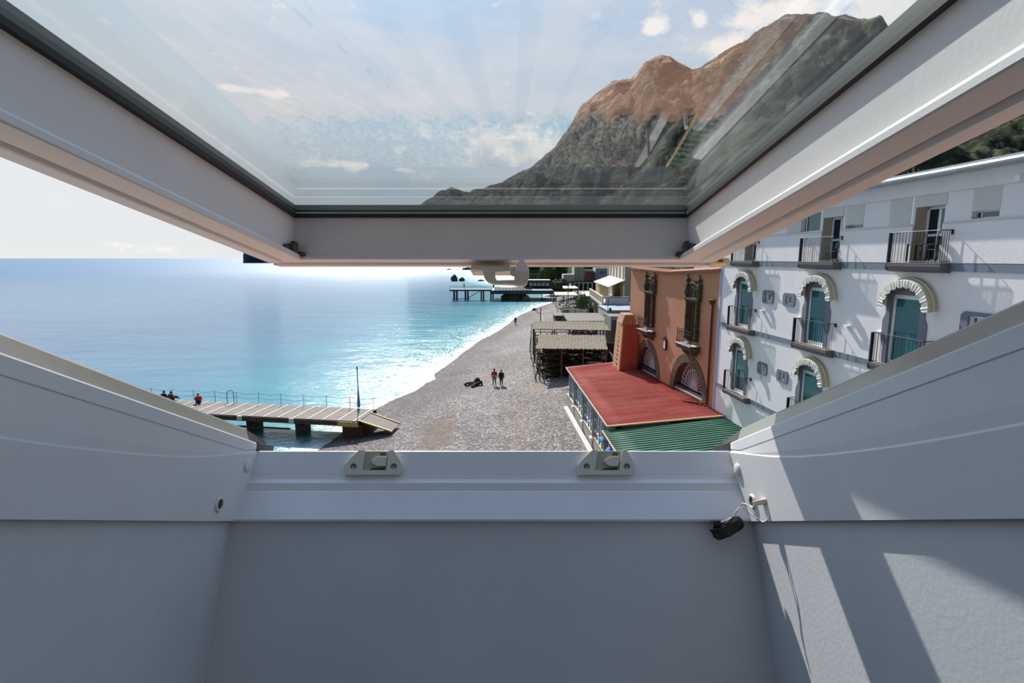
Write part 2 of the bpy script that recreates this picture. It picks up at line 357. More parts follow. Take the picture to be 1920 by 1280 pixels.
# beach
bx = [-26 + 0.5 * i for i in range(150)]; by = [-10 + 2 * i for i in range(15)] + [20 + 0.5 * i for i in range(160)] + [100 + 2.0 * i for i in range(75)]
vs = [(x, y, land_h(x, y)) for y in by for x in bx]; nx = len(bx)
fs = [(j * nx + i, j * nx + i + 1, (j + 1) * nx + i + 1, (j + 1) * nx + i) for j in range(len(by) - 1) for i in range(nx - 1)]
me = bpy.data.meshes.new('beach'); me.from_pydata(vs, [], fs)
for pp in me.polygons: pp.use_smooth = True
m = bpy.data.materials.new('shingle'); m.use_nodes = True; t = m.node_tree; p = t.nodes['Principled BSDF']; tx = N(t, 'ShaderNodeTexCoord')
vo = N(t, 'ShaderNodeTexVoronoi', inp={'Scale': 8.0}); L(t, tx.outputs['Object'], vo.inputs[0])
sepc = N(t, 'ShaderNodeSeparateColor'); L(t, vo.outputs['Color'], sepc.inputs[0])
cobble = ramp(t, sepc.outputs[0], [(0.0, (0.035, 0.032, 0.03)), (0.35, (0.095, 0.087, 0.083)), (0.7, (0.17, 0.155, 0.145)), (1.0, (0.36, 0.335, 0.315))])
big = ramp(t, nz(0.16, 5, (1, 0.55, 1), 0.4), [(0.38, (0.70, 0.66, 0.65)), (0.62, (1.12, 1.10, 1.10))])
cc = mixc(t, 1.0, cobble, big, 'MULTIPLY')
g = N(t, 'ShaderNodeNewGeometry')
def patchmask(cx, cy, rx, ry):
    sx = N(t, 'ShaderNodeSeparateXYZ'); L(t, g.outputs['Position'], sx.inputs[0])
    a = mth(t, 'POWER', mth(t, 'ABSOLUTE', mth(t, 'DIVIDE', mth(t, 'SUBTRACT', sx.outputs[0], cx), rx)), 2)
    b_ = mth(t, 'POWER', mth(t, 'ABSOLUTE', mth(t, 'DIVIDE', mth(t, 'SUBTRACT', sx.outputs[1], cy), ry)), 2)
    e = mth(t, 'EXPONENT', mth(t, 'MULTIPLY', mth(t, 'ADD', a, b_), -1))
    return mth(t, 'MULTIPLY', mth(t, 'SUBTRACT', mth(t, 'MULTIPLY', e, 1.25), nz(1.3, 9)), 2.0, clamp=True)
cc = mixc(t, mth(t, 'MULTIPLY', patchmask(-5.3, 36.5, 1.8, 6), 0.7), cc, (0.095, 0.055, 0.028))
cc = mixc(t, mth(t, 'MULTIPLY', patchmask(0.5, 38, 1.4, 7), 0.22), cc, (0.22, 0.13, 0.07))
cc = mixc(t, mth(t, 'MULTIPLY', patchmask(2.2, 48.5, 1.6, 2.6), 0.55), cc, (0.20, 0.13, 0.065))
cc = mixc(t, mth(t, 'MULTIPLY', patchmask(-2.0, 56, 2.0, 5), 0.15), cc, (0.27, 0.19, 0.11))
# wet gravel by the water is darker
sx = N(t, 'ShaderNodeSeparateXYZ'); L(t, g.outputs['Position'], sx.inputs[0])
wet = mth(t, 'MULTIPLY', mth(t, 'SUBTRACT', mth(t, 'ADD', 0.75, mth(t, 'MULTIPLY', nz(0.25, 6), 0.5)), sx.outputs[2]), 1.6, clamp=True)
cc = mixc(t, mth(t, 'MULTIPLY', wet, 0.70), cc, mixc(t, 1.0, cc, (0.35, 0.33, 0.33), 'MULTIPLY'))
L(t, cc, p.inputs['Base Color']); p.inputs['Roughness'].default_value = 0.85
b = N(t, 'ShaderNodeBump', inp={'Strength': 0.7, 'Distance': 0.08}); L(t, vo.outputs['Distance'], b.inputs['Height']); b.invert = True; L(t, b.outputs[0], p.inputs['Normal'])
me.materials.append(m); o = bpy.data.objects.new('beach', me); C.objects.link(o)
tag(o, 'grey shingle beach curving away between the sea and the buildings', 'beach', kind='structure')

# mountain with the cliff ridge and the green slope behind the hotel
RID = [(760, 392), (778, 388), (800, 374), (830, 357), (845, 353), (858, 354), (880, 360), (905, 352), (950, 337), (985, 320), (1010, 300), (1040, 277), (1060, 250), (1075, 226), (1090, 193), (1112, 180), (1150, 152), (1190, 145), (1212, 112), (1232, 104), (1258, 108), (1298, 131), (1330, 116), (1380, 86), (1430, 52), (1470, 28), (1500, 24), (1560, 27), (1618, 35), (1650, 27), (1664, 48), (1700, 95), (1760, 130), (1850, 150), (1950, 155), (2200, 190), (2700, 260), (3600, 330)]
def lerp_tab(tab, x):
    if x <= tab[0][0]: return tab[0][1]
    for (a, va), (b_, vb) in zip(tab, tab[1:]):
        if a <= x <= b_: return va + (vb - va) * (x - a) / (b_ - a)
    return tab[-1][1]
RF = [(760, 1150), (850, 900), (930, 560), (985, 250), (1100, 235), (1200, 170), (1350, 110), (1600, 90), (2200, 70), (3600, 60)]
RR = [(760, 1500), (1000, 1250), (1100, 1000), (1250, 850), (1500, 800), (1662, 700), (1800, 420), (2200, 350), (3600, 300)]
cols = [760 + 4 * i for i in range(360)] + [2200 + 20 * i for i in range(71)]
NV = 110; vs = []; fs = []
for px in cols:
    dr = D(px, lerp_tab(RID, px)); hl = math.hypot(dr.x, dr.y); ux, uy = dr.x / hl, dr.y / hl; te = dr.z / hl
    rf, rr = lerp_tab(RF, px), lerp_tab(RR, px); zr = te * rr
    for j in range(NV + 8):
        v = j / NV; vv = min(v, 1.0); r = rf + (rr - rf) * v
        z0 = -6 if px < 985 else 1.0
        z = z0 + (zr + EYE - z0) * (0.55 * vv ** 1.5 + 0.45 * vv ** 0.95) if v <= 1 else EYE + zr - (v - 1) * (rr - rf) * 0.8
        fade = min(1, vv * 5) * min(1, max(0.0, abs(1 - v)) * 10 + 0.03)
        P = Vector((ux * r, uy * r, 0))
        amp = 0.05 * (rr - rf)
        nn = noise.fractal(Vector((P.x * 0.006, P.y * 0.006, z * 0.004)), 1.0, 2.1, 7)
        n2_ = noise.ridged_multi_fractal(Vector((P.x * 0.012 + 5, P.y * 0.006, z * 0.02)), 1.0, 2.0, 5, 1.0, 2.0) - 1.0
        z += amp * fade * (0.8 * nn + 0.55 * n2_ + 0.25 * noise.fractal(Vector((P.x * 0.03, P.y * 0.03, 4)), 0.7, 2.2, 5))
        if px > 1600: z += 1.6 * fade * noise.noise(Vector((P.x * 0.25, P.y * 0.25, 0)))
        if v < 0.995: z = min(z, EYE + te * r - 0.004 * r)
        if 0.96 < v < 1.02: z += 0.0045 * rr * noise.fractal(Vector((px * 0.035, 0, 1.7)), 0.8, 2.2, 4)
        vs.append((P.x, P.y, z))
n = NV + 8
for i in range(len(cols) - 1):
    for j in range(n - 1): fs.append((i * n + j, (i + 1) * n + j, (i + 1) * n + j + 1, i * n + j + 1))
me = bpy.data.meshes.new('mountain'); me.from_pydata(vs, [], fs)
for pp in me.polygons: pp.use_smooth = True
m = bpy.data.materials.new('mountain_rock'); m.use_nodes = True; t = m.node_tree; p = t.nodes['Principled BSDF']; tx = N(t, 'ShaderNodeTexCoord')
g = N(t, 'ShaderNodeNewGeometry'); sx = N(t, 'ShaderNodeSeparateXYZ'); L(t, g.outputs['Position'], sx.inputs[0])
rockc = ramp(t, nz(0.012, 9, (1, 1, 3.0), 0.6), [(0.40, (0.028, 0.026, 0.024)), (0.47, (0.12, 0.08, 0.06)), (0.53, (0.30, 0.185, 0.115)), (0.61, (0.42, 0.32, 0.24))])
strata = ramp(t, nz(0.01, 6, (0.6, 0.6, 9.0), 1.0), [(0.44, (0.22, 0.24, 0.26)), (0.51, (0.85, 0.82, 0.8)), (0.58, (1.35, 1.25, 1.15))])
rockc = mixc(t, 1.0, rockc, strata, 'MULTIPLY')
scr = ramp(t, nz(0.05, 9, (1, 1, 1.5)), [(0.50, (0, 0, 0)), (0.60, (1, 1, 1))])
rockc = mixc(t, mth(t, 'MULTIPLY', scr, 0.55), rockc, (0.05, 0.055, 0.035))
greenc = ramp(t, nz(0.09, 8, (1, 1, 1)), [(0.40, (0.010, 0.015, 0.008)), (0.52, (0.045, 0.056, 0.022)), (0.64, (0.13, 0.14, 0.07))])
hm = mth(t, 'ADD', sx.outputs[2], mth(t, 'MULTIPLY', mth(t, 'SUBTRACT', nz(0.008, 6), 0.5), 200.0))
dist = N(t, 'ShaderNodeVectorMath', operation='LENGTH'); L(t, g.outputs['Position'], dist.inputs[0])
rk = mth(t, 'MULTIPLY', mth(t, 'SUBTRACT', hm, 205.0), 0.02, clamp=True)
far = mth(t, 'MULTIPLY', mth(t, 'SUBTRACT', dist.outputs['Value'], 380.0), 0.01, clamp=True)
L(t, mixc(t, mth(t, 'MULTIPLY', rk, far), greenc, rockc), p.inputs['Base Color'])
p.inputs['Roughness'].default_value = 0.95; p.inputs['Specular IOR Level'].default_value = 0.1
b = N(t, 'ShaderNodeBump', inp={'Strength': 1.0, 'Distance': 22.0}); L(t, nz(0.035, 12, (1, 1, 2.5)), b.inputs['Height']); L(t, b.outputs[0], p.inputs['Normal'])
me.materials.append(m); o = bpy.data.objects.new('mountain', me); C.objects.link(o)
tag(o, 'rugged mountain of brown and grey rock with dark green scrub on its foot', 'mountain', kind='structure')

# island cliff at the horizon
mb = MB(); n = 26; lo = []; rings = []
for k, (zz, sc_) in enumerate([(-3, 1.0), (6, 0.99), (16, 0.985), (22, 0.97), (28, 0.93), (32, 0.80)]):
    rg = []
    for i in range(n):
        a = 2 * PI * i / n; rr_ = 1 + 0.10 * noise.noise(Vector((math.cos(a) * 2, math.sin(a) * 2, zz * 0.05)))
        rg.append((-728 + 46 * sc_ * rr_ * math.cos(a), 1560 + 40 * sc_ * rr_ * math.sin(a), zz + (6 * noise.noise(Vector((a * 2, 0, 0))) if k > 3 else 0)))
    rings.append(rg)
mb.sweep(None, rings); o = mb.build('sea_cliff_island', 'island_rock')
tag(o, 'dark blue steep island on the horizon at the left', 'island')

def rock(name, loc, s, m_='rock_dark', label='', cat='rock', group=None, seed=0, sub=3, flat=1.0):
    bm = bmesh.new(); bmesh.ops.create_icosphere(bm, subdivisions=sub, radius=1)
    for v in bm.verts:
        k = 1 + 0.30 * noise.fractal(v.co * 1.6 + Vector((seed * 3.1, seed, 0)), 1.0, 2.1, 4)
        v.co = Vector((v.co.x * s[0] * k, v.co.y * s[1] * k, v.co.z * s[2] * k))
    me = bpy.data.meshes.new(name); bm.to_mesh(me); bm.free(); me.materials.append(MT[m_])
    o = bpy.data.objects.new(name, me); C.objects.link(o); o.location = loc
    return tag(o, label, cat, group) if label else o
rock('sea_rock', (-34.5, 320, 0.3), (2.0, 1.8, 3.4), label='taller dark rock standing in the sea beyond the far pier, left of its twin', seed=1)
rock('sea_rock', (-29.9, 320, 0.2), (1.6, 1.5, 2.2), label='lower dark rock in the sea right against the taller one', seed=2)
rock('sea_rock', (-18.6, 320, 0), (1.9, 1.2, 0.9), label='small low rock in the sea left of the sash handle grip', seed=3)
rock('sea_rock', (-52, 630, 0.3), (7, 4, 2.6), label='long dark reef just under the left end of the sash handle', seed=4)
rock('sea_rock', (-75, 640, 0.2), (3, 2, 1.0), label='faint low reef far out in the bright glitter', seed=5)

# ================================================================== THE ROOF WINDOW (frame space: x right, y down the roof, z out of the roof)
AL = R(28.6); BE = R(10.7)
win = empty('window_1', (0, 0, EYE), (-AL, 0, 0), label='open white centre pivot roof window frame around the view', kind='structure')
CX = -0.0365
def hw_low(t): return 0.4675 - 0.003 * (t - 0.02) / 0.12
CR = [(-1.3, 0.087), (0.40, 0.0875), (0.45, 0.0880), (0.51, 0.0893), (0.575, 0.0915), (0.64, 0.0950), (0.73, 0.1015), (0.81, 0.1090), (0.89, 0.1200), (0.97, 0.1345), (1.06, 0.1515)]
for sgn, nm in ((-1, 'left'), (1, 'right')):
    ss = [-1.3, -0.6, 0.0, 0.2] + [0.36 + 0.03 * i for i in range(23)] + [1.062]
    loops = []; ups = []
    for s_ in ss:
        tb = 0.0197 - 0.0085 * (1.02 - max(s_, 0.4)) / 0.55
        tcv = lerp_tab(CR, s_)
        wc_ = 0.4650
        lo = [(0.4680, tb), (wc_, tcv - 0.003), (wc_ + 0.0015, tcv), (0.56, tcv), (0.56, tb)]
        loops.append([(CX + sgn * a, s_, b_) for a, b_ in lo])
        up = [(0.4665, tcv - 0.004), (0.4662, tcv + (0.134 - tcv) * 0.35), (0.4675, max(0.1450, tcv + 0.001)), (0.4695, max(0.1455, tcv + 0.002)), (0.4695, max(0.1468, tcv + 0.003)), (0.4676, max(0.1472, tcv + 0.004)), (0.4690, 0.1660), (0.4700, 0.1680), (0.4750, 0.1685), (0.56, 0.1685), (0.56, tcv - 0.004)]
        ups.append([(CX + sgn * a, s_, b_) for a, b_ in up])
    o = MB().sweep(None, loops).build('frame_lower_lining', 'frame_paint', win)
    o = MB().sweep(None, ups).build('frame_side_rail', 'frame_paint', win)
    cv = [(0.4745, 0.1690), (0.4750, 0.1675), (0.4860, 0.1905), (0.4880, 0.1930), (0.56, 0.1930), (0.56, 0.1675), (0.477, 0.1675)]
    mb = MB().sweep(None, [[(CX + sgn * a, s_, b_) for a, b_ in cv] for s_ in (-1.3, 1.045)])
    o = mb.build('outer_cover', 'cover_metal', win)
    # dark weather gasket blocks at the bottom corner
    mb = MB()
    P = lambda a, s_, t_: (CX + sgn * a, s_, t_)
    mb.hexa([P(0.4670, 1.0625, 0.150), P(0.480, 1.0625, 0.150), P(0.480, 1.0625, 0.1685), P(0.4690, 1.0625, 0.168)],
            [P(0.448, 1.098, 0.146), P(0.480, 1.105, 0.146), P(0.480, 1.105, 0.168), P(0.450, 1.098, 0.168)])
    mb.hexa([P(0.475, 1.0455, 0.169), P(0.500, 1.0455, 0.169), P(0.500, 1.0455, 0.192), P(0.487, 1.0455, 0.191)],
            [P(0.461, 1.085, 0.168), P(0.500, 1.100, 0.168), P(0.500, 1.100, 0.188), P(0.464, 1.085, 0.176)])
    mb.build('corner_gasket', 'dark_gasket', win, bevel=0.001)
# bottom rail of the frame
prof = [(1.110, 0.140), (1.072, 0.1525), (1.0655, 0.1525), (1.0638, 0.1510), (1.0548, 0.113), (1.0525, 0.103), (1.0505, 0.0965), (1.0470, 0.0915), (1.0445, 0.0905), (1.0436, 0.0893), (1.0418, 0.0745), (1.0400, 0.0728), (1.0165, 0.0230), (1.0175, 0.0195), (1.13, 0.0195), (1.13, 0.13)]
mb = MB().sweep(None, [[(x, a, b_) for a, b_ in prof] for x in (CX - 0.56, CX + 0.56)])
mb.build('frame_bottom_rail', 'frame_paint', win)
mb = MB().box(CX - 0.56, CX + 0.56, -1.36, -1.30, 0.01, 0.19); mb.build('frame_top_rail', 'frame_paint', win)
# striker plates
def plate(px0):
    pts = [(27, 0), (91, 0), (100, 14.5), (107, 28), (107, 39), (99, 47), (0, 47), (0, 27), (12.5, 13.5)]
    def q3(x, y, off):  # point on the slanted rail face, moved off it by off
        d = D(px0 + x, 845 + y); s_ = d.y * math.cos(AL) - d.z * math.sin(AL); t_ = d.y * math.sin(AL) + d.z * math.cos(AL)
        k = (1.0632 - 0.235 * 0.1525) / (s_ - 0.235 * t_); return (d.x * k, s_ * k - off, t_ * k + off * 0.23)
    def slab(poly, a, b_, mb): return mb.hexa([q3(*q, a) for q in poly], [q3(*q, b_) for q in poly])
    mb = MB()
    for poly in ([(27, 0), (37, 0), (32, 38), (32, 47), (0, 47), (0, 27), (12.5, 13.5)], [(83, 0), (91, 0), (100, 14.5), (107, 28), (107, 39), (99, 47), (77, 47), (77, 38)], [(32, 38), (77, 38), (77, 47), (32, 47)]): slab(poly, -0.001, 0.0060, mb)
    pl = mb.build('striker_plate', 'beige_plastic', win, bevel=0.0006)
    slab([(37, 0.5), (83, 0.5), (77, 38), (32, 38)], -0.001, 0.0006, MB()).build('recess', 'recess_beige_shade', pl)
    slab([(49, 20), (61, 12), (77, 12), (76, 30), (60, 30), (52, 26)], 0.0, 0.0052, MB()).build('catch', 'beige_plastic', pl, bevel=0.0005)
    slab([(65, 4), (76, 4), (75, 9), (65, 9)], 0.0, 0.0012, MB()).build('slot', 'bracket_hole_dark', pl)
    slab([(50, 32), (74, 31), (74, 37), (44, 37)], 0.0, 0.0010, MB()).build('slot', 'bracket_hole_dark', pl)  # both slots are dark slabs painted as shaded gaps
    for cxp in (16.5, 91.5):
        c_ = q3(cxp, 31, 0.0058)
        MB().lathe([(0.0060, 0), (0.0060, 0.0010), (0.0040, 0.0016), (0.0038, 0.0008), (0.0012, 0.0004)], c_, 16, M=Matrix.Rotation(R(90), 3, 'X')).build('screw', 'screw_steel', pl)
plate(648); plate(1083)
# plugs and grommets on the side rails
def side_plug(sgn, s_, t_, r, hole, xw):
    Mx = Matrix.Rotation(R(-90 * sgn), 3, 'Y'); x0 = CX + sgn * xw
    prof_ = [(r, -0.001), (r, 0.0022), (r * 0.88, 0.0032)] + ([(r * 0.72, 0.0030), (r * 0.66, 0.0006), (r * 0.1, 0.0004)] if hole else [(r * 0.5, 0.0045), (r * 0.1, 0.0048)])
    o = MB().lathe(prof_, (x0, s_, t_), 20, M=Mx).build('cover_plug', 'white_plastic', win, smooth=False)
    if hole:
        MB().lathe([(r * 0.64, 0.0002), (r * 0.62, 0.0016), (0.0005, 0.0016)], (x0, s_, t_), 20, M=Mx).build('plug_hole', 'bracket_hole_dark', o)  # dark disc painted in as the shade inside the plug
side_plug(-1, 1.030, 0.119, 0.0115, False, hw_low(0.12))
side_plug(-1, 0.957, 0.0463, 0.0125, True, hw_low(0.047))
side_plug(1, 1.036, 0.113, 0.0115, False, hw_low(0.113))
side_plug(1, 0.994, 0.0526, 0.0125, True, hw_low(0.052))

# lining of the opening (walls of the shaft)
LT = 0.0105
def lining(name, mb, label): o = mb.build(name, 'lining_plaster', None); o.location = (0, 0, EYE); o.rotation_euler = (-AL, 0, 0); tag(o, label, kind='structure'); return o
lining('wall_front', MB().box(CX - 0.56, CX + 0.56, 1.026, 1.13, -0.50, 0.0193), 'grey white plaster panel below the bottom rail of the roof window')
for sgn, nm in ((-1, 'left'), (1, 'right')):
    xa, xb = CX + sgn * 0.4755, CX + sgn * 0.56
    mb = MB(); mb.hexa([(xa, -1.36, -0.50), (xb, -1.36, -0.50), (xb, -1.36, 0.0075), (xa, -1.36, 0.0075)], [(xa, 1.10, -0.50), (xb, 1.10, -0.50), (xb, 1.10, 0.0190), (xa, 1.10, 0.0190)])
    lining('wall_' + nm, mb, 'plaster side panel of the window opening on the %s' % nm)
lining('wall_upper', MB().box(CX - 0.56, CX + 0.56, -1.44, -1.30, -0.50, 0.01), 'plaster panel above the head of the roof window')
# sloping ceiling around the opening
mb = MB(); T0, T1 = -0.50, -0.47
for a in ((-2.2, CX - 0.55, -3.2, 1.6), (CX + 0.55, 2.2, -3.2, 1.6), (CX - 0.55, CX + 0.55, 1.09, 1.6), (CX - 0.55, CX + 0.55, -3.2, -1.43)): mb.box(a[0], a[1], a[2], a[3], T0, T1)
o = mb.build('ceiling', 'room_paint'); o.location = (0, 0, EYE); o.rotation_euler = (-AL, 0, 0); tag(o, 'sloping attic ceiling around the window opening', kind='structure')
MB().box(-2.2, 2.2, -3.6, 1.30, 11.60, 11.70).build('floor', 'wood_floor')['kind'] = 'structure'
for nm, a in (('wall_knee', (-2.2, 2.2, 1.12, 1.22, 11.7, 12.32)), ('wall_east', (2.2, 2.3, -3.6, 1.22, 11.7, 15.0)), ('wall_west', (-2.3, -2.2, -3.6, 1.22, 11.7, 15.0)), ('wall_back', (-2.3, 2.3, -3.2, -3.1, 11.7, 15.0))):
    MB().box(*a).build(nm, 'room_paint')['kind'] = 'structure'

# own tiled roof outside the window
mb = MB(); X0, X1, S0, S1 = -5.2, 4.8, -3.2, 4.1
def roof_patch(x0, x1, s0, s1):
    nxx = max(2, int((x1 - x0) / 0.04)); nss = max(2, int((s1 - s0) / 0.38)); vs_ = []; fs_ = []
    for j in range(nss + 1):
        for q in (0, 1):
            for i in range(nxx + 1):
                x = x0 + (x1 - x0) * i / nxx; s_ = s0 + (s1 - s0) * j / nss
                vs_.append((x, s_ + (0.002 if q else 0), 0.03 * math.cos(2 * PI * x / 0.24) + 0.05 + (-0.012 if q else 0.012)))
    m_ = nxx + 1
    for j in range(2 * (nss + 1) - 1):
        for i in range(nxx): fs_.append((j * m_ + i, j * m_ + i + 1, (j + 1) * m_ + i + 1, (j + 1) * m_ + i))
    mb.add(vs_, fs_)
roof_patch(X0, CX - 0.62, S0, S1); roof_patch(CX + 0.62, X1, S0, S1); roof_patch(CX - 0.62, CX + 0.62, 1.18, S1); roof_patch(CX - 0.62, CX + 0.62, S0, -1.45)
o = mb.build('roof', 'roof_tile'); o.location = (0, 0, EYE); o.rotation_euler = (-AL, 0, 0); tag(o, 'clay tiled roof slope around the outside of the roof window', kind='structure')
mb = MB()
for a in ((X0, CX - 0.55, S0, S1), (CX + 0.55, X1, S0, S1), (CX - 0.55, CX + 0.55, 1.10, S1), (CX - 0.55, CX + 0.55, S0, -1.38)): mb.box(a[0], a[1], a[2], a[3], -0.16, 0.0)
for sg in (-1, 1): mb.box(*sorted((CX + sg * 0.555, CX + sg * 0.63)), -1.45, 1.19, 0.0, 0.10)
mb.box(CX - 0.63, CX + 0.63, 1.10, 1.19, 0.0, 0.09)
o = mb.build('trim_1', 'clad_metal'); o.location = (0, 0, EYE); o.rotation_euler = (-AL, 0, 0); tag(o, 'roof boarding and flashing around the roof window', kind='structure')
o = MB().box(-4.9, 4.5, -3.4, 3.1, 1.2, 11.55).build('wall_house', 'cream_wall'); tag(o, 'outer wall of the house below the roof window', kind='structure')

# ---------------- the sash (space: x right, y along the sash, z out of the sash)
sash = empty('window_sash', (0, 0, EYE), (-BE, 0, 0), label='white glazed sash of the roof window, swung open above the view', cat='window')
SX = -0.0405
U0, U1 = -1.17, 1.0
KS = 1.08
class MBS(MB):
    def build(s, *a, **k):
        s.v = [(x * KS, y * KS, z * KS) for x, y, z in s.v]; return MB.build(s, *a, **k)
def sash_side(sgn):
    pr = [(0.3725, 0.2660), (0.3715, 0.2655), (0.3705, 0.2010), (0.3745, 0.1995), (0.3745, 0.1972), (0.3700, 0.1968), (0.3585, 0.1955), (0.3560, 0.1940), (0.3545, 0.1910), (0.3540, 0.1845), (0.3555, 0.1830), (0.3850, 0.1815), (0.3865, 0.1850), (0.3925, 0.1850), (0.3940, 0.1805), (0.3960, 0.1795), (0.4200, 0.1812), (0.4215, 0.1825), (0.4215, 0.296), (0.398, 0.296), (0.398, 0.2658), (0.3725, 0.2660)]
    loops = [[(SX + sgn * a, u, b_) for a, b_ in pr] for u in (U0 - 0.06, 1.0)]
    # mitre the far end
    o = MBS().sweep(None, loops).build('side_rail', 'sash_paint', sash)
    MBS().sweep(None, [[(SX + sgn * a, u, b_) for a, b_ in ((0.3640, 0.2655), (0.374, 0.2655), (0.374, 0.2720), (0.3640, 0.2720))] for u in (U0, 1.003)]).build('gasket', 'rubber', o)
    MBS().sweep(None, [[(SX + sgn * a, u, b_) for a, b_ in ((0.3755, 0.2755), (0.3685, 0.2755), (0.3685, 0.2895), (0.3755, 0.2895))] for u in (U0, 1.0)]).build('glazing_spacer', 'spacer', o)
    pc = [(0.384, 0.2985), (0.385, 0.3010), (0.392, 0.3030), (0.396, 0.3080), (0.405, 0.3100), (0.432, 0.3090), (0.434, 0.2500), (0.430, 0.2500), (0.430, 0.2985)]
    MBS().sweep(None, [[(SX + sgn * a, u, b_) for a, b_ in pc] for u in (U0 - 0.07, 1.07)]).build('outer_cladding', 'clad_metal', o)
for sgn in (-1, 1): sash_side(sgn)
for sg, ua, nm in ((1, U1, 'bottom_rail'), (-1, U0, 'top_rail')):
    pr = [(0.0, 0.2660), (-0.0005, 0.1955), (-0.004, 0.1915), (-0.009, 0.1900), (-0.010, 0.1852), (-0.008, 0.1842), (0.022, 0.1850), (0.0235, 0.1875), (0.0275, 0.1875), (0.029, 0.1810), (0.061, 0.1830), (0.064, 0.1845), (0.064, 0.296), (0.0632, 0.296), (0.0628, 0.2660)]
    xa = 0.4215
    o = MBS().sweep(None, [[(x, ua + sg * a, b_) for a, b_ in pr] for x in (SX - xa, SX + xa)]).build(nm, 'sash_paint', sash)
    MBS().box(SX - 0.3735, SX + 0.3735, *sorted((ua - sg * 0.0075, ua + sg * 0.003)), 0.2655, 0.2720).build('gasket', 'rubber', o)
    MBS().box(SX - 0.374, SX + 0.374, *sorted((ua - sg * 0.003, ua + sg * 0.004)), 0.2755, 0.2895).build('glazing_spacer', 'spacer', o)
    pc = [(0.056, 0.2985), (0.057, 0.3000), (0.062, 0.3010), (0.068, 0.3010), (0.074, 0.3000), (0.077, 0.298), (0.078, 0.2500), (0.074, 0.2500), (0.072, 0.2985)]
    MBS().sweep(None, [[(x, ua + sg * a, b_) for a, b_ in pc] for x in (SX - 0.434, SX + 0.434)]).build('outer_cladding', 'clad_metal', o)
MBS().box(SX - 0.395, SX + 0.395, U0 - 0.03, U1 + 0.062, 0.2722, 0.2975).build('glass_pane', 'roof_glass', sash)
# small brackets in the lower corners
for sgn in (-1, 1):
    mb = MBS(); x0 = SX + sgn * 0.3700
    def bb(a0, a1, u0, u1, v0, v1): mb.box(*sorted((x0 - sgn * a0, x0 - sgn * a1)), u0, u1, v0, v1)
    bb(0.0, 0.013, 0.965, 0.985, 0.1960, 0.2100); bb(0.001, 0.008, 0.982, 0.998, 0.1960, 0.2180); bb(0.006, 0.022, 0.985, 0.999, 0.1920, 0.1990); bb(0.0, 0.006, 0.950, 0.972, 0.1960, 0.2060)
    mb.build('corner_bracket', 'bracket_hole_dark', sash, bevel=0.0015)
# pivot stop under the right end
mb = MBS(); mb.box(SX + 0.4205, SX + 0.447, 0.990, 1.030, 0.1765, 0.1880); o = mb.build('stop_block', 'cream_plastic', sash, bevel=0.002)
MBS().box(SX + 0.426, SX + 0.434, 0.9885, 0.9902, 0.1800, 0.1840).build('stop_hole', 'bracket_hole_dark', o)  # small dark plate drawn as a shaded hole
# handle
hd = MBS().box(-0.078, -0.003, 1.000, 1.052, 0.1640, 0.1760).build('handle_body', 'beige_plastic', sash, bevel=0.0025)
mb = MBS(); mb.hexa([(-0.077, 0.992, 0.1730), (-0.004, 0.992, 0.1700), (-0.004, 0.992, 0.1640), (-0.030, 0.992, 0.1620), (-0.077, 0.992, 0.1670)], [(-0.077, 1.02, 0.1730), (-0.004, 1.02, 0.1700), (-0.004, 1.02, 0.1640), (-0.030, 1.02, 0.1620), (-0.077, 1.02, 0.1670)])
mb.build('latch_plate', 'beige_plastic', hd, bevel=0.001)
import_poly = [(-0.0535, 0.1625), (-0.0535, 0.1560), (-0.0500, 0.1470), (-0.0440, 0.1410), (-0.034, 0.1375), (0.002, 0.1362), (0.012, 0.1340), (0.022, 0.1340), (0.028, 0.1375), (0.0315, 0.1500), (0.0315, 0.1630), (0.0285, 0.1725), (0.0230, 0.1800), (0.0180, 0.1828), (0.0130, 0.1800), (0.0075, 0.1725), (0.0045, 0.1620), (0.0045, 0.1450), (-0.028, 0.1440), (-0.0310, 0.1500), (-0.0310, 0.1600), (-0.034, 0.1625)]
mb = MBS(); mb.hexa([(a, 0.978, b_) for a, b_ in import_poly], [(a, 0.996, b_) for a, b_ in import_poly]); lv = mb.build('handle_lever', 'beige_plastic', hd, bevel=0.0015)
mb = MBS(); q = [(0.0315, 0.1630), (0.0285, 0.1725), (0.0230, 0.1800), (0.0180, 0.1828), (0.0130, 0.1800), (0.0075, 0.1725), (0.0050, 0.1620), (0.0120, 0.1595), (0.0240, 0.1595)]
mb.hexa([(0.018 + (a - 0.018) * 0.88, 0.9765, 0.170 + (b_ - 0.170) * 0.88) for a, b_ in q], [(a, 0.9785, b_) for a, b_ in q]); mb.build('thumb_grip', 'white_plastic', lv)

# sensor and cable at the right corner
def fr(x, s_, t_): return Matrix.Translation((0, 0, EYE)) @ Matrix.Rotation(-AL, 4, 'X') @ Vector((x, s_, t_))
def in_frame(mb): Mx = Matrix.Translation((0, 0, EYE)) @ Matrix.Rotation(-AL, 4, 'X'); mb.v = [tuple(Mx @ Vector(v)) for v in mb.v]; return mb
bm = bmesh.new(); bmesh.ops.create_icosphere(bm, subdivisions=3, radius=1)
for v in bm.verts:
    c_ = v.co; k = 1 + 0.16 * noise.noise(c_ * 2.6)
    q = Vector((max(-0.8, min(0.8, c_.x)) * 0.034, c_.y * 0.013, max(-0.75, min(0.75, c_.z)) * 0.0175)) * k
    v.co = fr(0.383 + q.x * 0.92 - q.z * 0.4, 1.004 + q.y, 0.009 + q.z * 0.92 + q.x * 0.42)
me = bpy.data.meshes.new('cable_box'); bm.to_mesh(me); bm.free(); me.materials.append(MT['black_plastic'])
dv = bpy.data.objects.new('cable_box', me); C.objects.link(dv); tag(dv, 'black taped box stuck in the right corner under the window rail', 'cable box')
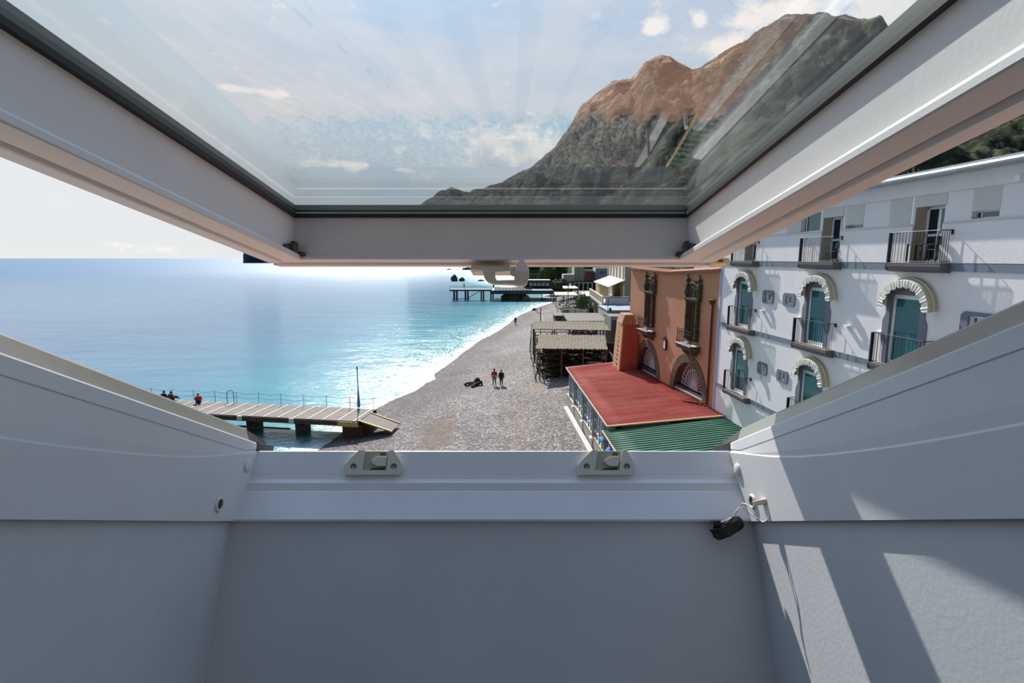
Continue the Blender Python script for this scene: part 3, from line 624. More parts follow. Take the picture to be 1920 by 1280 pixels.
in_frame(MB().box(0.355, 0.368, 0.992, 1.004, 0.012, 0.020)).build('clip', 'black_plastic', dv)
cb = MB()
def sm(pts, n=8):
    pts = [Vector(p) for p in pts]; out = []
    for i in range(len(pts) - 1):
        p0 = pts[max(i - 1, 0)]; p1 = pts[i]; p2 = pts[i + 1]; p3 = pts[min(i + 2, len(pts) - 1)]
        for k in range(n):
            u = k / n; out.append(0.5 * ((2 * p1) + (p2 - p0) * u + (2 * p0 - 5 * p1 + 4 * p2 - p3) * u * u + (3 * p1 - p0 - 3 * p2 + p3) * u ** 3))
    out.append(pts[-1]); return out
def fpt(px, py, s_):
    d = D(px, py); S_ = d.y * math.cos(AL) - d.z * math.sin(AL); T_ = d.y * math.sin(AL) + d.z * math.cos(AL); k = s_ / S_
    return Vector((d.x * k, s_, T_ * k))
cb.tube(sm([fpt(1377, 963, 0.990), fpt(1385, 952, 0.985), fpt(1392, 944, 0.975), fpt(1402, 947, 0.965), fpt(1415, 962, 0.955), fpt(1425, 975, 0.950), fpt(1432, 978, 0.945), fpt(1440, 972, 0.94), fpt(1443, 955, 0.938), fpt(1444, 945, 0.935)]), 0.0011, 6)
cb.tube(sm([fpt(1379, 962, 0.990), fpt(1386, 953, 0.983), fpt(1394, 953, 0.975), fpt(1406, 962, 0.965), fpt(1420, 972, 0.957), fpt(1430, 979, 0.952), fpt(1434, 976, 0.948)]), 0.0010, 6)
o = in_frame(cb).build('sensor_cable', 'white_plastic', None, smooth=True); tag(o, 'thin white double cable looping from the black box to the plug', 'cable')
pg = MB(); a = fpt(1414, 944, 0.965); b_ = fpt(1444, 938, 0.938)
pg.bar(a, b_, 0.009, 0.008); in_frame(pg); o = pg.build('cable_plug', 'cream_plastic', None, bevel=0.0012); tag(o, 'small cream plug in the right side rail of the window', 'plug')
pg = MB(); pg.box(a.x + 0.012, a.x + 0.026, 0.944, 0.956, a.z - 0.014, a.z - 0.003); in_frame(pg).build('plug_contact', 'rubber', o)

# ================================================================== WHITE HOTEL
HA = 4.5
hotel = empty('hotel_building', (10.8, 27.8, 0), (0, 0, -R(90 - HA)), label='large white hotel with blue grey bands and arched awnings at the right', cat='building')
ZT = 13.35
LX = 24.0
holes_top = []   # (x0,x1,z0,z1,depth)
doors = [2.65, 8.02, 12.12]      # awning centres
mbw = MB()
def wall_with_holes(mb, x0, x1, z0, z1, y0, y1, holes):
    xs_ = sorted({x0, x1, *[h_[0] for h_ in holes], *[h_[1] for h_ in holes]}); zs_ = sorted({z0, z1, *[h_[2] for h_ in holes], *[h_[3] for h_ in holes]})
    xs_ = [x for x in xs_ if x0 <= x <= x1]; zs_ = [z for z in zs_ if z0 <= z <= z1]
    for a, b_ in zip(xs_, xs_[1:]):
        run = None
        for c_, d_ in zip(zs_, zs_[1:]):
            mx, mz = (a + b_) / 2, (c_ + d_) / 2
            if any(h_[0] < mx < h_[1] and h_[2] < mz < h_[3] for h_ in holes):
                if run: mb.box(a, b_, y0, y1, run[0], run[1]); run = None
            else: run = (run[0], d_) if run else (c_, d_)
        if run: mb.box(a, b_, y0, y1, run[0], run[1])
DH = []
for zf in (10.13, 6.93):
    for c_ in doors: DH.append((c_ - 0.70, c_ + 0.42, zf + 0.12, zf + 2.30))
SW = [(4.18, 5.02, 11.55, 12.12), (5.73, 6.54, 11.56, 12.10), (4.16, 4.93, 8.38, 8.93), (5.70, 6.49, 8.38, 8.90), (13.83, 14.9, 11.55, 12.13)]
SWh = [(a + 0.22, b_ - 0.22, c_ + 0.1, d_ - 0.1) for a, b_, c_, d_ in SW]
LOG = [(11.93, 12.92, 13.37, 14.96), (7.82, 8.88, 13.37, 14.96), (2.35, 3.35, 13.37, 14.96)]
WIN = [(6.48, 7.72, 14.50, 15.24), (9.02, 9.87, 14.50, 14.62), (13.72, 14.46, 14.50, 14.70)]
wall_with_holes(mbw, 0, LX, 1.0, 15.70, 0.0, 0.30, DH + SWh + LOG + WIN)
mbw.box(0, LX, 0.72, 9.0, 1.0, 15.65); mbw.box(0, 0.3, 0.3, 0.75, 1.0, 15.65); mbw.box(LX - 0.3, LX, 0.3, 0.75, 1, 15.65)
wl = mbw.build('wall', 'white_render', hotel)
# proud parapet band between floor line and sill
pb = MB(); wall_with_holes(pb, 0.0, LX, 13.37, 14.44, -0.035, 0.0, LOG); pb.build('parapet', 'white_render', hotel)
lg = MB()
for a, b_ in ((0, 2.3), (3.4, 7.78), (8.92, 11.88), (12.96, LX)): lg.box(a, b_, -0.06, 0.02, 14.44, 14.47)
lg.box(0, LX, -0.012, 0.0, 15.255, 15.275); lg.build('sill_ledge', 'shutter', hotel)
lb = MB()
for zf in (13.25, 10.13, 6.93): lb.box(0, LX, -0.03, 0.0, zf - 0.10, zf + 0.11)
lb.build('floor_band', 'blue_band', hotel)
MB().box(-0.02, 0.22, -0.035, 0.05, 1.0, 15.0).build('corner_strip', 'corner_lilac', hotel)
gt = MB(); gt.tube([(-0.2, -0.32, 15.78), (LX, -0.32, 15.78)], 0.085, 10); gt.box(-0.2, LX, -0.24, 0.2, 15.70, 15.76); gt.box(-0.2, LX, -0.36, -0.05, 15.86, 15.90); gt.build('gutter', 'gutter', hotel)
MB().hexa([(-0.2, -0.3, 15.90), (-0.2, 9, 15.90), (-0.2, 4.5, 16.6)], [(LX, -0.3, 15.90), (LX, 9, 15.90), (LX, 4.5, 16.6)]).build('roof', 'clay_tile', hotel)
for zz in (15.0,): MB().box(14.86, 14.98, -0.16, 0.0, 15.30, 15.42).build('outside_light', 'white_frame', hotel)
# loggia doors on the top floor
for i, (x0, x1, z0, z1) in enumerate(LOG):
    MB().box(x0 - 0.0, x0 + 0.02, 0.0, 0.70, z0, z1).build('door_reveal', 'reveal_olive', hotel)
    db = MB(); y = 0.34
    for a in (x0 + 0.03, (x0 + x1) / 2 - 0.06, x1 - 0.11): db.box(a, a + 0.09, y, y + 0.05, z0, z1)
    db.box(x0 + 0.03, x1 - 0.02, y, y + 0.05, z0, z0 + 0.1); db.box(x0 + 0.03, x1 - 0.02, y, y + 0.05, z0 + 0.75, z0 + 0.82); db.box(x0 + 0.03, x1 - 0.02, y, y + 0.05, z1 - 0.08, z1)
    d_ = db.build('balcony_door', 'white_frame', hotel)
    MB().box(x0 + 0.1, (x0 + x1) / 2 - 0.03, y + 0.015, y + 0.03, z0 + 0.1, z1 - 0.08).build('pane', 'house_glass_dark', d_)
    MB().box((x0 + x1) / 2, x1 - 0.1, y + 0.015, y + 0.03, z0 + 0.1, z1 - 0.08).build('pane', 'house_glass', d_)
    MB().box(x0 - 0.03, x1 + 0.03, -0.02, 0.03, 14.95, 15.25).build('shutter_box', 'shutter', hotel)
    MB().box(x0 - 0.12, x0 - 0.04, -0.015, 0.02, 14.45, 15.26).build('shutter_guide', 'white_frame', hotel)
# roller shutters
def shutter(x0, x1, z0, z1):
    mb = MB(); n = int((z1 - z0) / 0.045)
    for k in range(n): mb.box(x0, x1, -0.012 + 0.006 * (k % 2), 0.03, z0 + (z1 - z0) * k / n, z0 + (z1 - z0) * (k + 1) / n)
    mb.build('roller_shutter', 'shutter', hotel)
for a in ((10.98, 11.78, 14.47, 15.25), (9.02, 9.87, 14.62, 15.25), (13.72, 14.46, 14.69, 15.25), (5.6, 6.42, 14.47, 15.25)): shutter(*a)
for (x0, x1, z0, z1) in WIN:
    mb = MB(); mb.box(x0, x1, 0.16, 0.2, z0, z0 + 0.035); mb.box(x0, x1, 0.16, 0.2, z1 - 0.04, z1); mb.box(x1 - 0.06, x1, 0.16, 0.2, z0, z1); mb.box(x0 + 0.1, x0 + 0.15, 0.16, 0.2, z0, z1)
    f_ = mb.build('window', 'white_frame', hotel); MB().box(x0 + 0.12, x1 - 0.05, 0.17, 0.185, z0 + 0.03, z1 - 0.03).build('pane', 'house_glass', f_)
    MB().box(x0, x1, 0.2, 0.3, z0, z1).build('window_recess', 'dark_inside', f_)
# french doors, surrounds, awnings on the arched floors
def french_door(c_, zf):
    x0, x1, z0, z1 = c_ - 0.50, c_ + 0.62, zf + 0.12, zf + 2.30
    # scalloped grey surround
    pts = []
    def sc_(x, z): pts.append((x, z))
    L_, R_ = x0 - 0.16, x1 + 0.16
    out_ = [(L_, z0 + 0.0), (L_, z0 + 0.5), (L_ - 0.10, z0 + 0.7), (L_ - 0.10, z0 + 1.35), (L_, z0 + 1.55), (L_, z1 - 0.1)]
    for k in range(9):
        a = PI - PI * k / 8; rr_ = 0.5 + (0.05 if k % 2 else 0); out_.append(((L_ + R_) / 2 + (R_ - L_) / 2 * math.cos(a), z1 - 0.05 + 0.42 * math.sin(a) + (0.04 if k % 2 else 0)))
    out_ += [(R_, z1 - 0.1), (R_, z0 + 1.55), (R_ + 0.10, z0 + 1.35), (R_ + 0.10, z0 + 0.7), (R_, z0 + 0.5), (R_, z0)]
    inn = [(x0, z0), (x0, z0 + 0.4), (x0, z0 + 0.8), (x0, z0 + 1.3), (x0, z0 + 1.6), (x0, z1 - 0.15)] + [(x0 + (x1 - x0) * k / 8, z1) for k in range(9)] + [(x1, z1 - 0.15), (x1, z0 + 1.6), (x1, z0 + 1.3), (x1, z0 + 0.8), (x1, z0 + 0.4), (x1, z0)]
    mb = MB(); n = len(out_)
    for k in range(n - 1):
        q_ = [out_[k], out_[k + 1], inn[k + 1], inn[k]]
        mb.hexa([(a, -0.03, b_) for a, b_ in q_], [(a, 0.01, b_) for a, b_ in q_])
    mb.box(x0 - 0.001, x0 + 0.02, 0.0, 0.2, z0, z1); mb.box(x0, x1, 0.0, 0.2, z1 - 0.02, z1)
    mb.build('door_surround', 'grey_trim', hotel)
    mb = MB(); y = 0.05; wf = 0.09
    mb.box(x0 + 0.02, x0 + 0.02 + wf, y, y + 0.06, z0, z1 - 0.02); mb.box(x1 - wf, x1, y, y + 0.06, z0, z1 - 0.02); mb.box(x0 + 0.02, x1, y, y + 0.06, z1 - 0.14, z1 - 0.02); mb.box(x0 + 0.02, x1, y, y + 0.06, z0, z0 + 0.14)
    d_ = mb.build('french_door', 'white_frame', hotel)
    dk = c_ > 12
    MB().box(x0 + 0.1, x0 + (0.42 if dk else 1.05), y + 0.02, y + 0.035, z0 + 0.12, z1 - 0.12).build('pane', 'house_glass', d_)
    if dk: MB().box(x0 + 0.42, x1 - 0.08, y + 0.02, y + 0.035, z0 + 0.12, z1 - 0.12).build('pane', 'house_glass_dark', d_)
def balcony(a, b_, zf, out_=0.30, top=1.0, feet=True):
    rl = MB(); z0 = zf + 0.12; z1 = z0 + top
    def P(u):  # rail plan path: side, rounded front, side
        return u
    path = [(a, -0.03), (a, -out_ + 0.04), (a + 0.05, -out_), (b_ - 0.05, -out_), (b_, -out_ + 0.04), (b_, -0.03)]
    for z in (z1, z0 + 0.04): rl.tube([(x, y, z) for x, y in path], 0.013 if z == z1 else 0.009, 6)
    n = 15
    for k in range(n + 1): x = a + (b_ - a) * k / n; rl.tube([(x, -out_, z0), (x, -out_, z1)], 0.007, 5)
    for x in (a, b_):
        for k in range(1, 4): y = -out_ + (out_ - 0.03) * k / 4; rl.tube([(x, y, z0), (x, y, z1)], 0.007, 5)
    sl = MB(); n = 8; lo = []; hi = []
    prof_ = [(0.0, -0.15), (-0.12, -0.15), (-out_ * 0.75, -0.13), (-out_ - 0.01, -0.08), (-out_ - 0.03, 0.02), (-out_ - 0.03, 0.11), (0.0, 0.11)]
    sl.sweep(None, [[(x, y, zf + z) for y, z in prof_] for x in (a - 0.07, b_ + 0.07)])
    s_ = sl.build('balcony_slab', 'slab_mauve', hotel)
    MB().box(a - 0.06, b_ + 0.06, -out_ - 0.035, 0.0, zf + 0.105, zf + 0.122).build('balcony_floor', 'cream_trim', s_)
    for x in (a,): rl.box(x - 0.025, x + 0.025, -out_ - 0.03, -out_ + 0.06, zf - 0.1, z1)
    r_ = rl.build('balcony_railing', 'iron', hotel)
    tb_ = MB(); tb_.box(b_ - 0.01, b_ + 0.06, -0.05, 0.0, z1 - 0.12, z1 + 0.01); tb_.build('wall_anchor', 'iron', r_)
for (a, b_) in ((11.45, 13.25), (7.05, 8.95), (1.65, 3.55)): balcony(a, b_, 13.25, top=0.88)
for zf in (10.13, 6.93):
    for c_ in doors: balcony(c_ - 0.98, c_ + 0.98, zf, top=0.95)
for zf in (10.13, 6.93):
    for c_ in doors: french_door(c_ - 0.20, zf)
def awning(c_, z0):
    hwd, ht, out_ = 1.0, 0.90, 0.27; n = 26; NF = 4; hoops = []
    for k in range(NF + 1):
        u = k / NF; hoops.append([(c_ - (hwd - 0.05 * u) * math.cos(PI * i / n), -0.01 - out_ * u, z0 - 0.06 * u + (ht - 0.02 * u) * max(0.0, math.sin(PI * i / n)) ** 0.95) for i in range(n + 1)])
    vs_ = [v for h_ in hoops for v in h_]; fs_ = [(k * (n + 1) + i, k * (n + 1) + i + 1, (k + 1) * (n + 1) + i + 1, (k + 1) * (n + 1) + i) for k in range(NF) for i in range(n)]
    mb = MB(); mb.add(vs_, fs_); aw = mb.build('awning', 'awning_olive', hotel)
    sm_ = aw.modifiers.new('thick', 'SOLIDIFY'); sm_.thickness = 0.012
    fr_ = hoops[-1]; vv = []; ff = []; m2 = 120; cen = Vector((c_, -0.01 - out_, z0 - 0.10))
    for i in range(m2 + 1):
        u = i / m2 * n; k = min(int(u), n - 1); P_ = Vector(fr_[k]).lerp(Vector(fr_[k + 1]), u - k)
        dr = (cen - P_).normalized(); wv = 0.19 + 0.06 * abs(math.sin(i / m2 * PI * 10)); off = 0.014 * math.sin(i * 1.3) + 0.01 * math.sin(i * 0.47)
        vv += [P_ + Vector((0, 0.03, 0)) - dr * 0.01, P_ + Vector((0, -0.01 + off * 0.4, 0)) + dr * 0.02, P_ + dr * wv + Vector((0, off - 0.01, 0))]
    for i in range(m2):
        for q in (0, 1): ff.append((3 * i + q, 3 * i + 3 + q, 3 * i + 4 + q, 3 * i + 1 + q))
    v_ = MB().add(vv, ff).build('valance', 'awning_cloth', aw); s2 = v_.modifiers.new('thick', 'SOLIDIFY'); s2.thickness = 0.006
    for q in (0, 2): MB().tube([(x, y, z + 0.012) for x, y, z in hoops[q]], 0.022 if q == 0 else 0.012, 6).build('hoop', 'awning_cloth', aw)
for z0 in (12.06, 8.92):
    for c_ in doors: awning(c_, z0)
# small windows with grey surrounds
for (a, b_, c_, d_), (e, f_, g_, h_) in zip(SW, SWh):
    mb = MB(); k = 0.09
    out_ = [(a + k, c_), (b_ - k, c_), (b_, c_ + k), (b_, d_ - k), (b_ - k, d_), (a + k, d_), (a, d_ - k), (a, c_ + k)]
    inn = [(e, g_), (f_, g_), (f_, g_), (f_, h_), (f_, h_), (e, h_), (e, h_), (e, g_)]
    for i in range(8):
        j = (i + 1) % 8; q_ = [out_[i], out_[j], inn[j], inn[i]]
        mb.hexa([(x, -0.05, z) for x, z in q_], [(x, 0.005, z) for x, z in q_])
    sw_ = mb.build('small_window', 'grey_trim', hotel)
    mb = MB(); 
    for q_ in ((e, e + 0.05, g_, h_), (f_ - 0.05, f_, g_, h_), (e, f_, g_, g_ + 0.05), (e, f_, h_ - 0.05, h_)): mb.box(q_[0], q_[1], 0.06, 0.10, q_[2], q_[3])
    mb.build('window_frame', 'white_frame', sw_); MB().box(e + 0.04, f_ - 0.04, 0.08, 0.095, g_ + 0.04, h_ - 0.04).build('pane', 'far_glass', sw_)
for x, z in ((4.25, 11.19), (6.9, 11.17), (9.65, 11.19), (11.1, 11.18), (4.4, 8.28)):
    MB().box(x - 0.10, x + 0.10, -0.13, 0.0, z - 0.035, z + 0.035).build('wall_light', 'white_frame', hotel)

# chairs and table on the top balconies (own things)
HM = Matrix.Translation((10.8, 27.8, 0)) @ Matrix.Rotation(-R(90 - HA), 4, 'Z')
def hplace(o, x, y, z, rz=0): o.location = HM @ Vector((x, y, z)); o.rotation_euler = (0, 0, -R(90 - HA) + rz)
def dchair(rz, x, y, label, seatm, backm, s=0.8):
    e = empty('folding_chair', label=label, cat='chair')
    lg = [(-0.2, -0.2), (0.2, -0.2), (-0.2, 0.2), (0.2, 0.2)]
    for a, b2 in lg: MB().bar((a * s, b2 * s, 0), (a * s * 0.8, b2 * s, (0.9 if b2 > 0 else 0.6) * s), 0.03).build('leg', 'dark_timber', e)
    MB().box(-0.22 * s, 0.22 * s, -0.2 * s, 0.2 * s, 0.42 * s, 0.45 * s).build('seat', seatm, e)
    MB().box(-0.22 * s, 0.22 * s, 0.18 * s, 0.21 * s, 0.60 * s, 0.88 * s).build('backrest', backm, e)
    a_ = MB(); a_.bar((-0.22 * s, -0.2 * s, 0.62 * s), (-0.22 * s, 0.2 * s, 0.62 * s), 0.03); a_.bar((0.22 * s, -0.2 * s, 0.62 * s), (0.22 * s, 0.2 * s, 0.62 * s), 0.03); a_.build('armrest', 'dark_timber', e)
    hplace(e, x, y, 13.39, rz); return e
dchair(R(-90), 12.78, 0.02, 'dark wooden folding chair with a brown back on the nearest top balcony', 'mid_timber', 'mid_timber')
e = empty('balcony_table', label='small dark slatted table beside the chair on the nearest top balcony', cat='table')
for a in (-0.24, 0.24):
    for b2 in (-0.13, 0.13): MB().bar((a, b2, 0), (a, b2, 0.5), 0.035).build('leg', 'dark_timber', e)
tb_ = MB()
for k in range(5): tb_.box(-0.28, 0.28, -0.16 + 0.066 * k, -0.11 + 0.066 * k, 0.5, 0.52)
tb_.build('table_top', 'mid_timber', e); hplace(e, 12.22, -0.03, 13.39)
e = empty('balcony_chair', label='dark metal chair with a teal seat on the balcony left of the nearest one', cat='chair')
for a, b2 in ((-0.16, -0.15), (0.16, -0.15), (-0.16, 0.15), (0.16, 0.15)): MB().tube([(a * 1.2, b2 * 1.2, 0), (a * 0.4, b2 * 0.4, 0.16), (a, b2, 0.34)], 0.012, 6).build('leg', 'iron', e)
MB().box(-0.2, 0.2, -0.18, 0.18, 0.34, 0.37).build('seat', 'teal_plastic', e); MB().hexa([(-0.18, 0.17, 0.45), (0.18, 0.17, 0.45), (0.18, 0.20, 0.45), (-0.18, 0.20, 0.45)], [(-0.18, 0.25, 0.66), (0.18, 0.25, 0.66), (0.18, 0.28, 0.66), (-0.18, 0.28, 0.66)]).build('backrest', 'teal_plastic', e)
hplace(e, 8.45, -0.02, 13.39, R(-60))

# ================================================================== ORANGE HOUSE
OA = 7.4
oh = empty('orange_house', (10.8, 27.8, 0), (0, 0, -R(90 - OA)), label='terracotta orange house with two baroque stone windows and arches', cat='building')
AR = [(-3.05, 5.45, 1.90, 2.42), (-9.45, 5.45, 1.80, 2.30)]   # centre x, centre z, inner r, outer r
# wall as strips so the arches and window openings stay open
def opening(x):  # list of z intervals open at x
    iv = []
    for cx_, cz_, ri, ro in AR:
        if abs(x - cx_) < ri + 0.2: iv.append((cz_ - 3, cz_ + math.sqrt((ri + 0.2) ** 2 - (x - cx_) ** 2) * 1.03))
    for cw in (-2.85, -9.2):
        if abs(x - cw) < 0.42: iv.append((8.7, 11.05))
    return iv
def eave_z(x): return lerp_tab([(-13.3, 12.74), (-6.4, 12.62), (0, 12.92)], x)
mb = MB(); st = 0.1; x = -13.3; prev = None
while x < -0.001:
    xm = x + st / 2; iv = sorted(opening(xm)); z = 1.2; top = eave_z(xm) - 0.05
    for a, b_ in iv:
        if a > z: mb.box(x, x + st, 0, 0.45, z, a)
        z = max(z, b_)
    mb.box(x, x + st, 0, 0.45, z, top); x += st
mb.box(-13.3, 0, 0.45, 0.5, 1.2, 12.6); mb.box(-13.3, -13.0, 0.4, 7, 1.2, 12.6)
mb.build('wall', 'orange_render', oh)
MB().box(-13.0, -0.0, 6.5, 7, 1.2, 12.4).build('rear_wall', 'orange_render', oh)
# tiled eave
tl = MB(); n = 90
for k in range(n):
    x = -13.3 + 13.4 * (k + 0.5) / n; z = eave_z(min(x, 0)); tl.tube([(x, -0.22, z - 0.02), (x, 0.5, z + 0.10)], 0.070, 6)
tl.build('eave_tiles', 'clay_tile', oh)
MB().hexa([(-13.3, -0.12, 12.70), (-6.4, -0.12, 12.60), (0, -0.12, 12.88), (0, -0.12, 12.94), (-6.4, -0.12, 12.66), (-13.3, -0.12, 12.76)], [(-13.3, 0.4, 12.74), (-6.4, 0.4, 12.64), (0, 0.4, 12.92), (0, 0.4, 13.0), (-6.4, 0.4, 12.72), (-13.3, 0.4, 12.82)]).build('eave_board', 'orange_render', oh)
MB().box(-7.5, -0.3, 2.2, 6.4, 11.5, 13.28).build('rear_parapet', 'white_render', oh)
def stone_window(c_):
    f = MB(); y = -0.10
    f.box(c_ - 0.72, c_ - 0.42, y, 0.05, 8.75, 11.15); f.box(c_ + 0.42, c_ + 0.72, y, 0.05, 8.75, 11.15)
    for sg in (-1, 1):  # half columns
        f.lathe([(0.12, 8.85), (0.14, 8.95), (0.09, 9.05), (0.10, 10.2), (0.085, 11.0), (0.13, 11.1), (0.15, 11.2)], (c_ + sg * 0.62, y - 0.06, 0), 10)
    f.box(c_ - 0.86, c_ + 0.86, y - 0.18, 0.05, 11.15, 11.27); f.box(c_ - 0.78, c_ + 0.78, y - 0.08, 0.05, 11.05, 11.16)
    # upper carved field with arched pediment
    seg = []
    for k in range(11): a = PI * k / 10; seg.append((c_ + 0.46 * math.cos(a), 11.90 + 0.32 * math.sin(a)))
    loop = [(c_ - 0.60, 11.27), (c_ + 0.60, 11.27), (c_ + 0.60, 11.88)] + seg + [(c_ - 0.60, 11.88)]
    f.hexa([(x, y, z) for x, z in loop], [(x, 0.05, z) for x, z in loop])
    arc = [(c_ + 0.44 * math.cos(PI * k / 12), y - 0.03, 11.72 + 0.40 * math.sin(PI * k / 12)) for k in range(13)]; f.tube(arc, 0.06, 6)
    f.tube([(c_ - 0.3, y - 0.04, 11.38), (c_ - 0.32, y - 0.04, 11.75), (c_, y - 0.06, 11.92), (c_ + 0.32, y - 0.04, 11.75), (c_ + 0.3, y - 0.04, 11.38)], 0.045, 6)
    for sg in (-1, 1):
        f.box(c_ + sg * 0.72 - 0.13, c_ + sg * 0.72 + 0.13, y - 0.12, 0.05, 11.27, 11.95)
        f.tube([(c_ + sg * 0.62, y - 0.12, 11.3), (c_ + sg * 0.80, y - 0.14, 11.55), (c_ + sg * 0.66, y - 0.12, 11.8)], 0.05, 6)
        f.box(c_ + sg * 0.72 - 0.16, c_ + sg * 0.72 + 0.16, y - 0.15, 0.05, 11.95, 12.03)
        f.lathe([(0.12, 12.03), (0.06, 12.10), (0.13, 12.22), (0.10, 12.34), (0.04, 12.42), (0.06, 12.48), (0.012, 12.64)], (c_ + sg * 0.72, y - 0.03, 0), 8)
    fr_ = f.build('stone_window', 'carved_stone', oh)
    d_ = MB(); d_.box(c_ - 0.42, c_ - 0.02, 0.20, 0.26, 8.7, 11.05); d_.box(c_ + 0.02, c_ + 0.42, 0.20, 0.26, 8.7, 11.05)
    for sg in (-1, 1):
        for z0, z1 in ((8.8, 9.5), (9.6, 10.3), (10.4, 10.95)): d_.box(c_ + sg * 0.22 - 0.13, c_ + sg * 0.22 + 0.13, 0.17, 0.2, z0, z1)
    d_.build('shutters', 'wood_door', fr_)
    # balcony
    o_ = 0.55; a, b_ = c_ - 0.88, c_ + 0.88
    s_ = MB(); s_.sweep(None, [[(x, y_, z_) for y_, z_ in ((0, 8.18), (-0.2, 8.16), (-o_, 8.32), (-o_ - 0.04, 8.52), (0, 8.52))] for x in (a - 0.05, b_ + 0.05)])
    s_.box(a - 0.10, b_ + 0.10, -o_ - 0.09, 0, 8.50, 8.57)
    sb = s_.build('balcony_slab', 'carved_stone', oh)
    MB().box(a - 0.11, b_ + 0.11, -o_ - 0.10, 0, 8.57, 8.59).build('slab_edge', 'pale_concrete', sb)
    for x in (c_ - 0.5, c_ + 0.5):
        MB().sweep(None, [[(xx, y_, z_) for y_, z_ in ((0, 7.92), (-0.16, 7.95), (-0.30, 8.10), (-0.34, 8.2), (0, 8.2))] for xx in (x - 0.13, x + 0.13)]).build('corbel', 'carved_stone', sb)
    r_ = MB()
    path = [(a, -0.02), (a, -o_), (b_, -o_), (b_, -0.02)]
    for z in (9.38, 9.22, 8.70): r_.tube([(x, y_, z) for x, y_ in path], 0.014, 6)
    for k in range(15):
        x = a + (b_ - a) * k / 14; r_.tube([(x, -o_, 8.58), (x, -o_ - 0.03, 8.8), (x, -o_, 9.0), (x, -o_, 9.38)], 0.009, 5)
    for x in (a, b_):
        for k in range(1, 4): r_.tube([(x, -o_ * k / 4, 8.58), (x, -o_ * k / 4, 9.38)], 0.009, 5)
        r_.tube([(x, -o_, 8.58), (x, -o_, 9.50)], 0.02, 6)
    r_.build('balcony_railing', 'iron', oh)
stone_window(-2.72); stone_window(-9.1)
for cx_, cz_, ri, ro in AR:
    mb = MB(); n = 26
    for k in range(n):
        a0, a1 = PI * k / n, PI * (k + 1) / n
        q_ = [(cx_ + r_ * math.cos(a), cz_ + r_ * 1.03 * math.sin(a)) for r_, a in ((ri, a0), (ro, a0), (ro, a1), (ri, a1))]
        mb.hexa([(x, -0.04, z) for x, z in q_], [(x, 0.44, z) for x, z in q_])
    mb.box(cx_ - ro, cx_ - ri, -0.04, 0.44, 3, cz_); mb.box(cx_ + ri, cx_ + ro, -0.04, 0.44, 3, cz_)
    ar = mb.build('stone_arch', 'brown_stone', oh)
    MB().box(cx_ - ri - 0.05, cx_ + ri + 0.05, 0.42, 0.46, 3, cz_ + ri * 1.05).build('arch_recess', 'brown_stone', ar)
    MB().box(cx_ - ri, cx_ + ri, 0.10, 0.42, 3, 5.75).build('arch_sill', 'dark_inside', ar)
    g_ = MB(); gz = 5.78; y = 0.36; gx = cx_ + 0.05
    R1 = ri * 0.80
    for k in range(15):
        a = PI * (k + 0.5) / 15; g_.bar((gx + 0.45 * math.cos(a), y, gz + 0.45 * math.sin(a)), (gx + R1 * math.cos(a), y, gz + R1 * math.sin(a)), 0.05, 0.03)
    for rr_ in (0.45, 0.78 * R1, R1):
        pts = [(gx + rr_ * math.cos(PI * k / 20), y, gz + rr_ * math.sin(PI * k / 20)) for k in range(21)]; g_.tube(pts, 0.025 if rr_ != R1 else 0.018, 6)
    for k in range(15):
        a0 = PI * k / 15; a1 = PI * (k + 1) / 15; am = (a0 + a1) / 2
        g_.tube([(gx + R1 * math.cos(a0), y, gz + R1 * math.sin(a0)), (gx + (R1 + 0.16) * math.cos(am), y, gz + (R1 + 0.16) * math.sin(am)), (gx + R1 * math.cos(a1), y, gz + R1 * math.sin(a1))], 0.018, 5)
    gr_ = g_.build('fan_grille', 'grille_white', ar)
    n = 16; lo = [(gx + 0.45 * math.cos(PI * k / n), y - 0.01, gz + 0.45 * math.sin(PI * k / n)) for k in range(n + 1)]
    MB().hexa(lo, [(a, b_ + 0.05, c_) for a, b_, c_ in lo]).build('shell_centre', 'shell_pink', gr_)
# lantern style notice frame
mb = MB(); mb.box(-6.62, -6.18, -0.10, 0, 7.62, 8.30); mb.hexa([(-6.68, -0.14, 8.30), (-6.12, -0.14, 8.30), (-6.40, -0.14, 8.50)], [(-6.68, 0, 8.30), (-6.12, 0, 8.30), (-6.40, 0, 8.50)])
o = mb.build('notice_frame', 'dark_timber', oh); MB().box(-6.53, -6.27, -0.11, -0.09, 7.70, 8.24).build('notice_sheet', 'paper', o)
dp = MB(); dp.tube([(-0.52, -0.08, 11.2), (-0.52, -0.08, 5.75), (-0.55, -0.14, 5.62)], 0.055, 8); dp.lathe([(0.06, 11.05), (0.16, 11.20), (0.18, 11.32), (0.05, 11.36)], (-0.52, -0.12, 0), 8); dp.bar((-0.5, -0.12, 5.66), (-1.9, -0.8, 5.44), 0.10, 0.08)
dp.build('downpipe', 'rust_beam', oh)
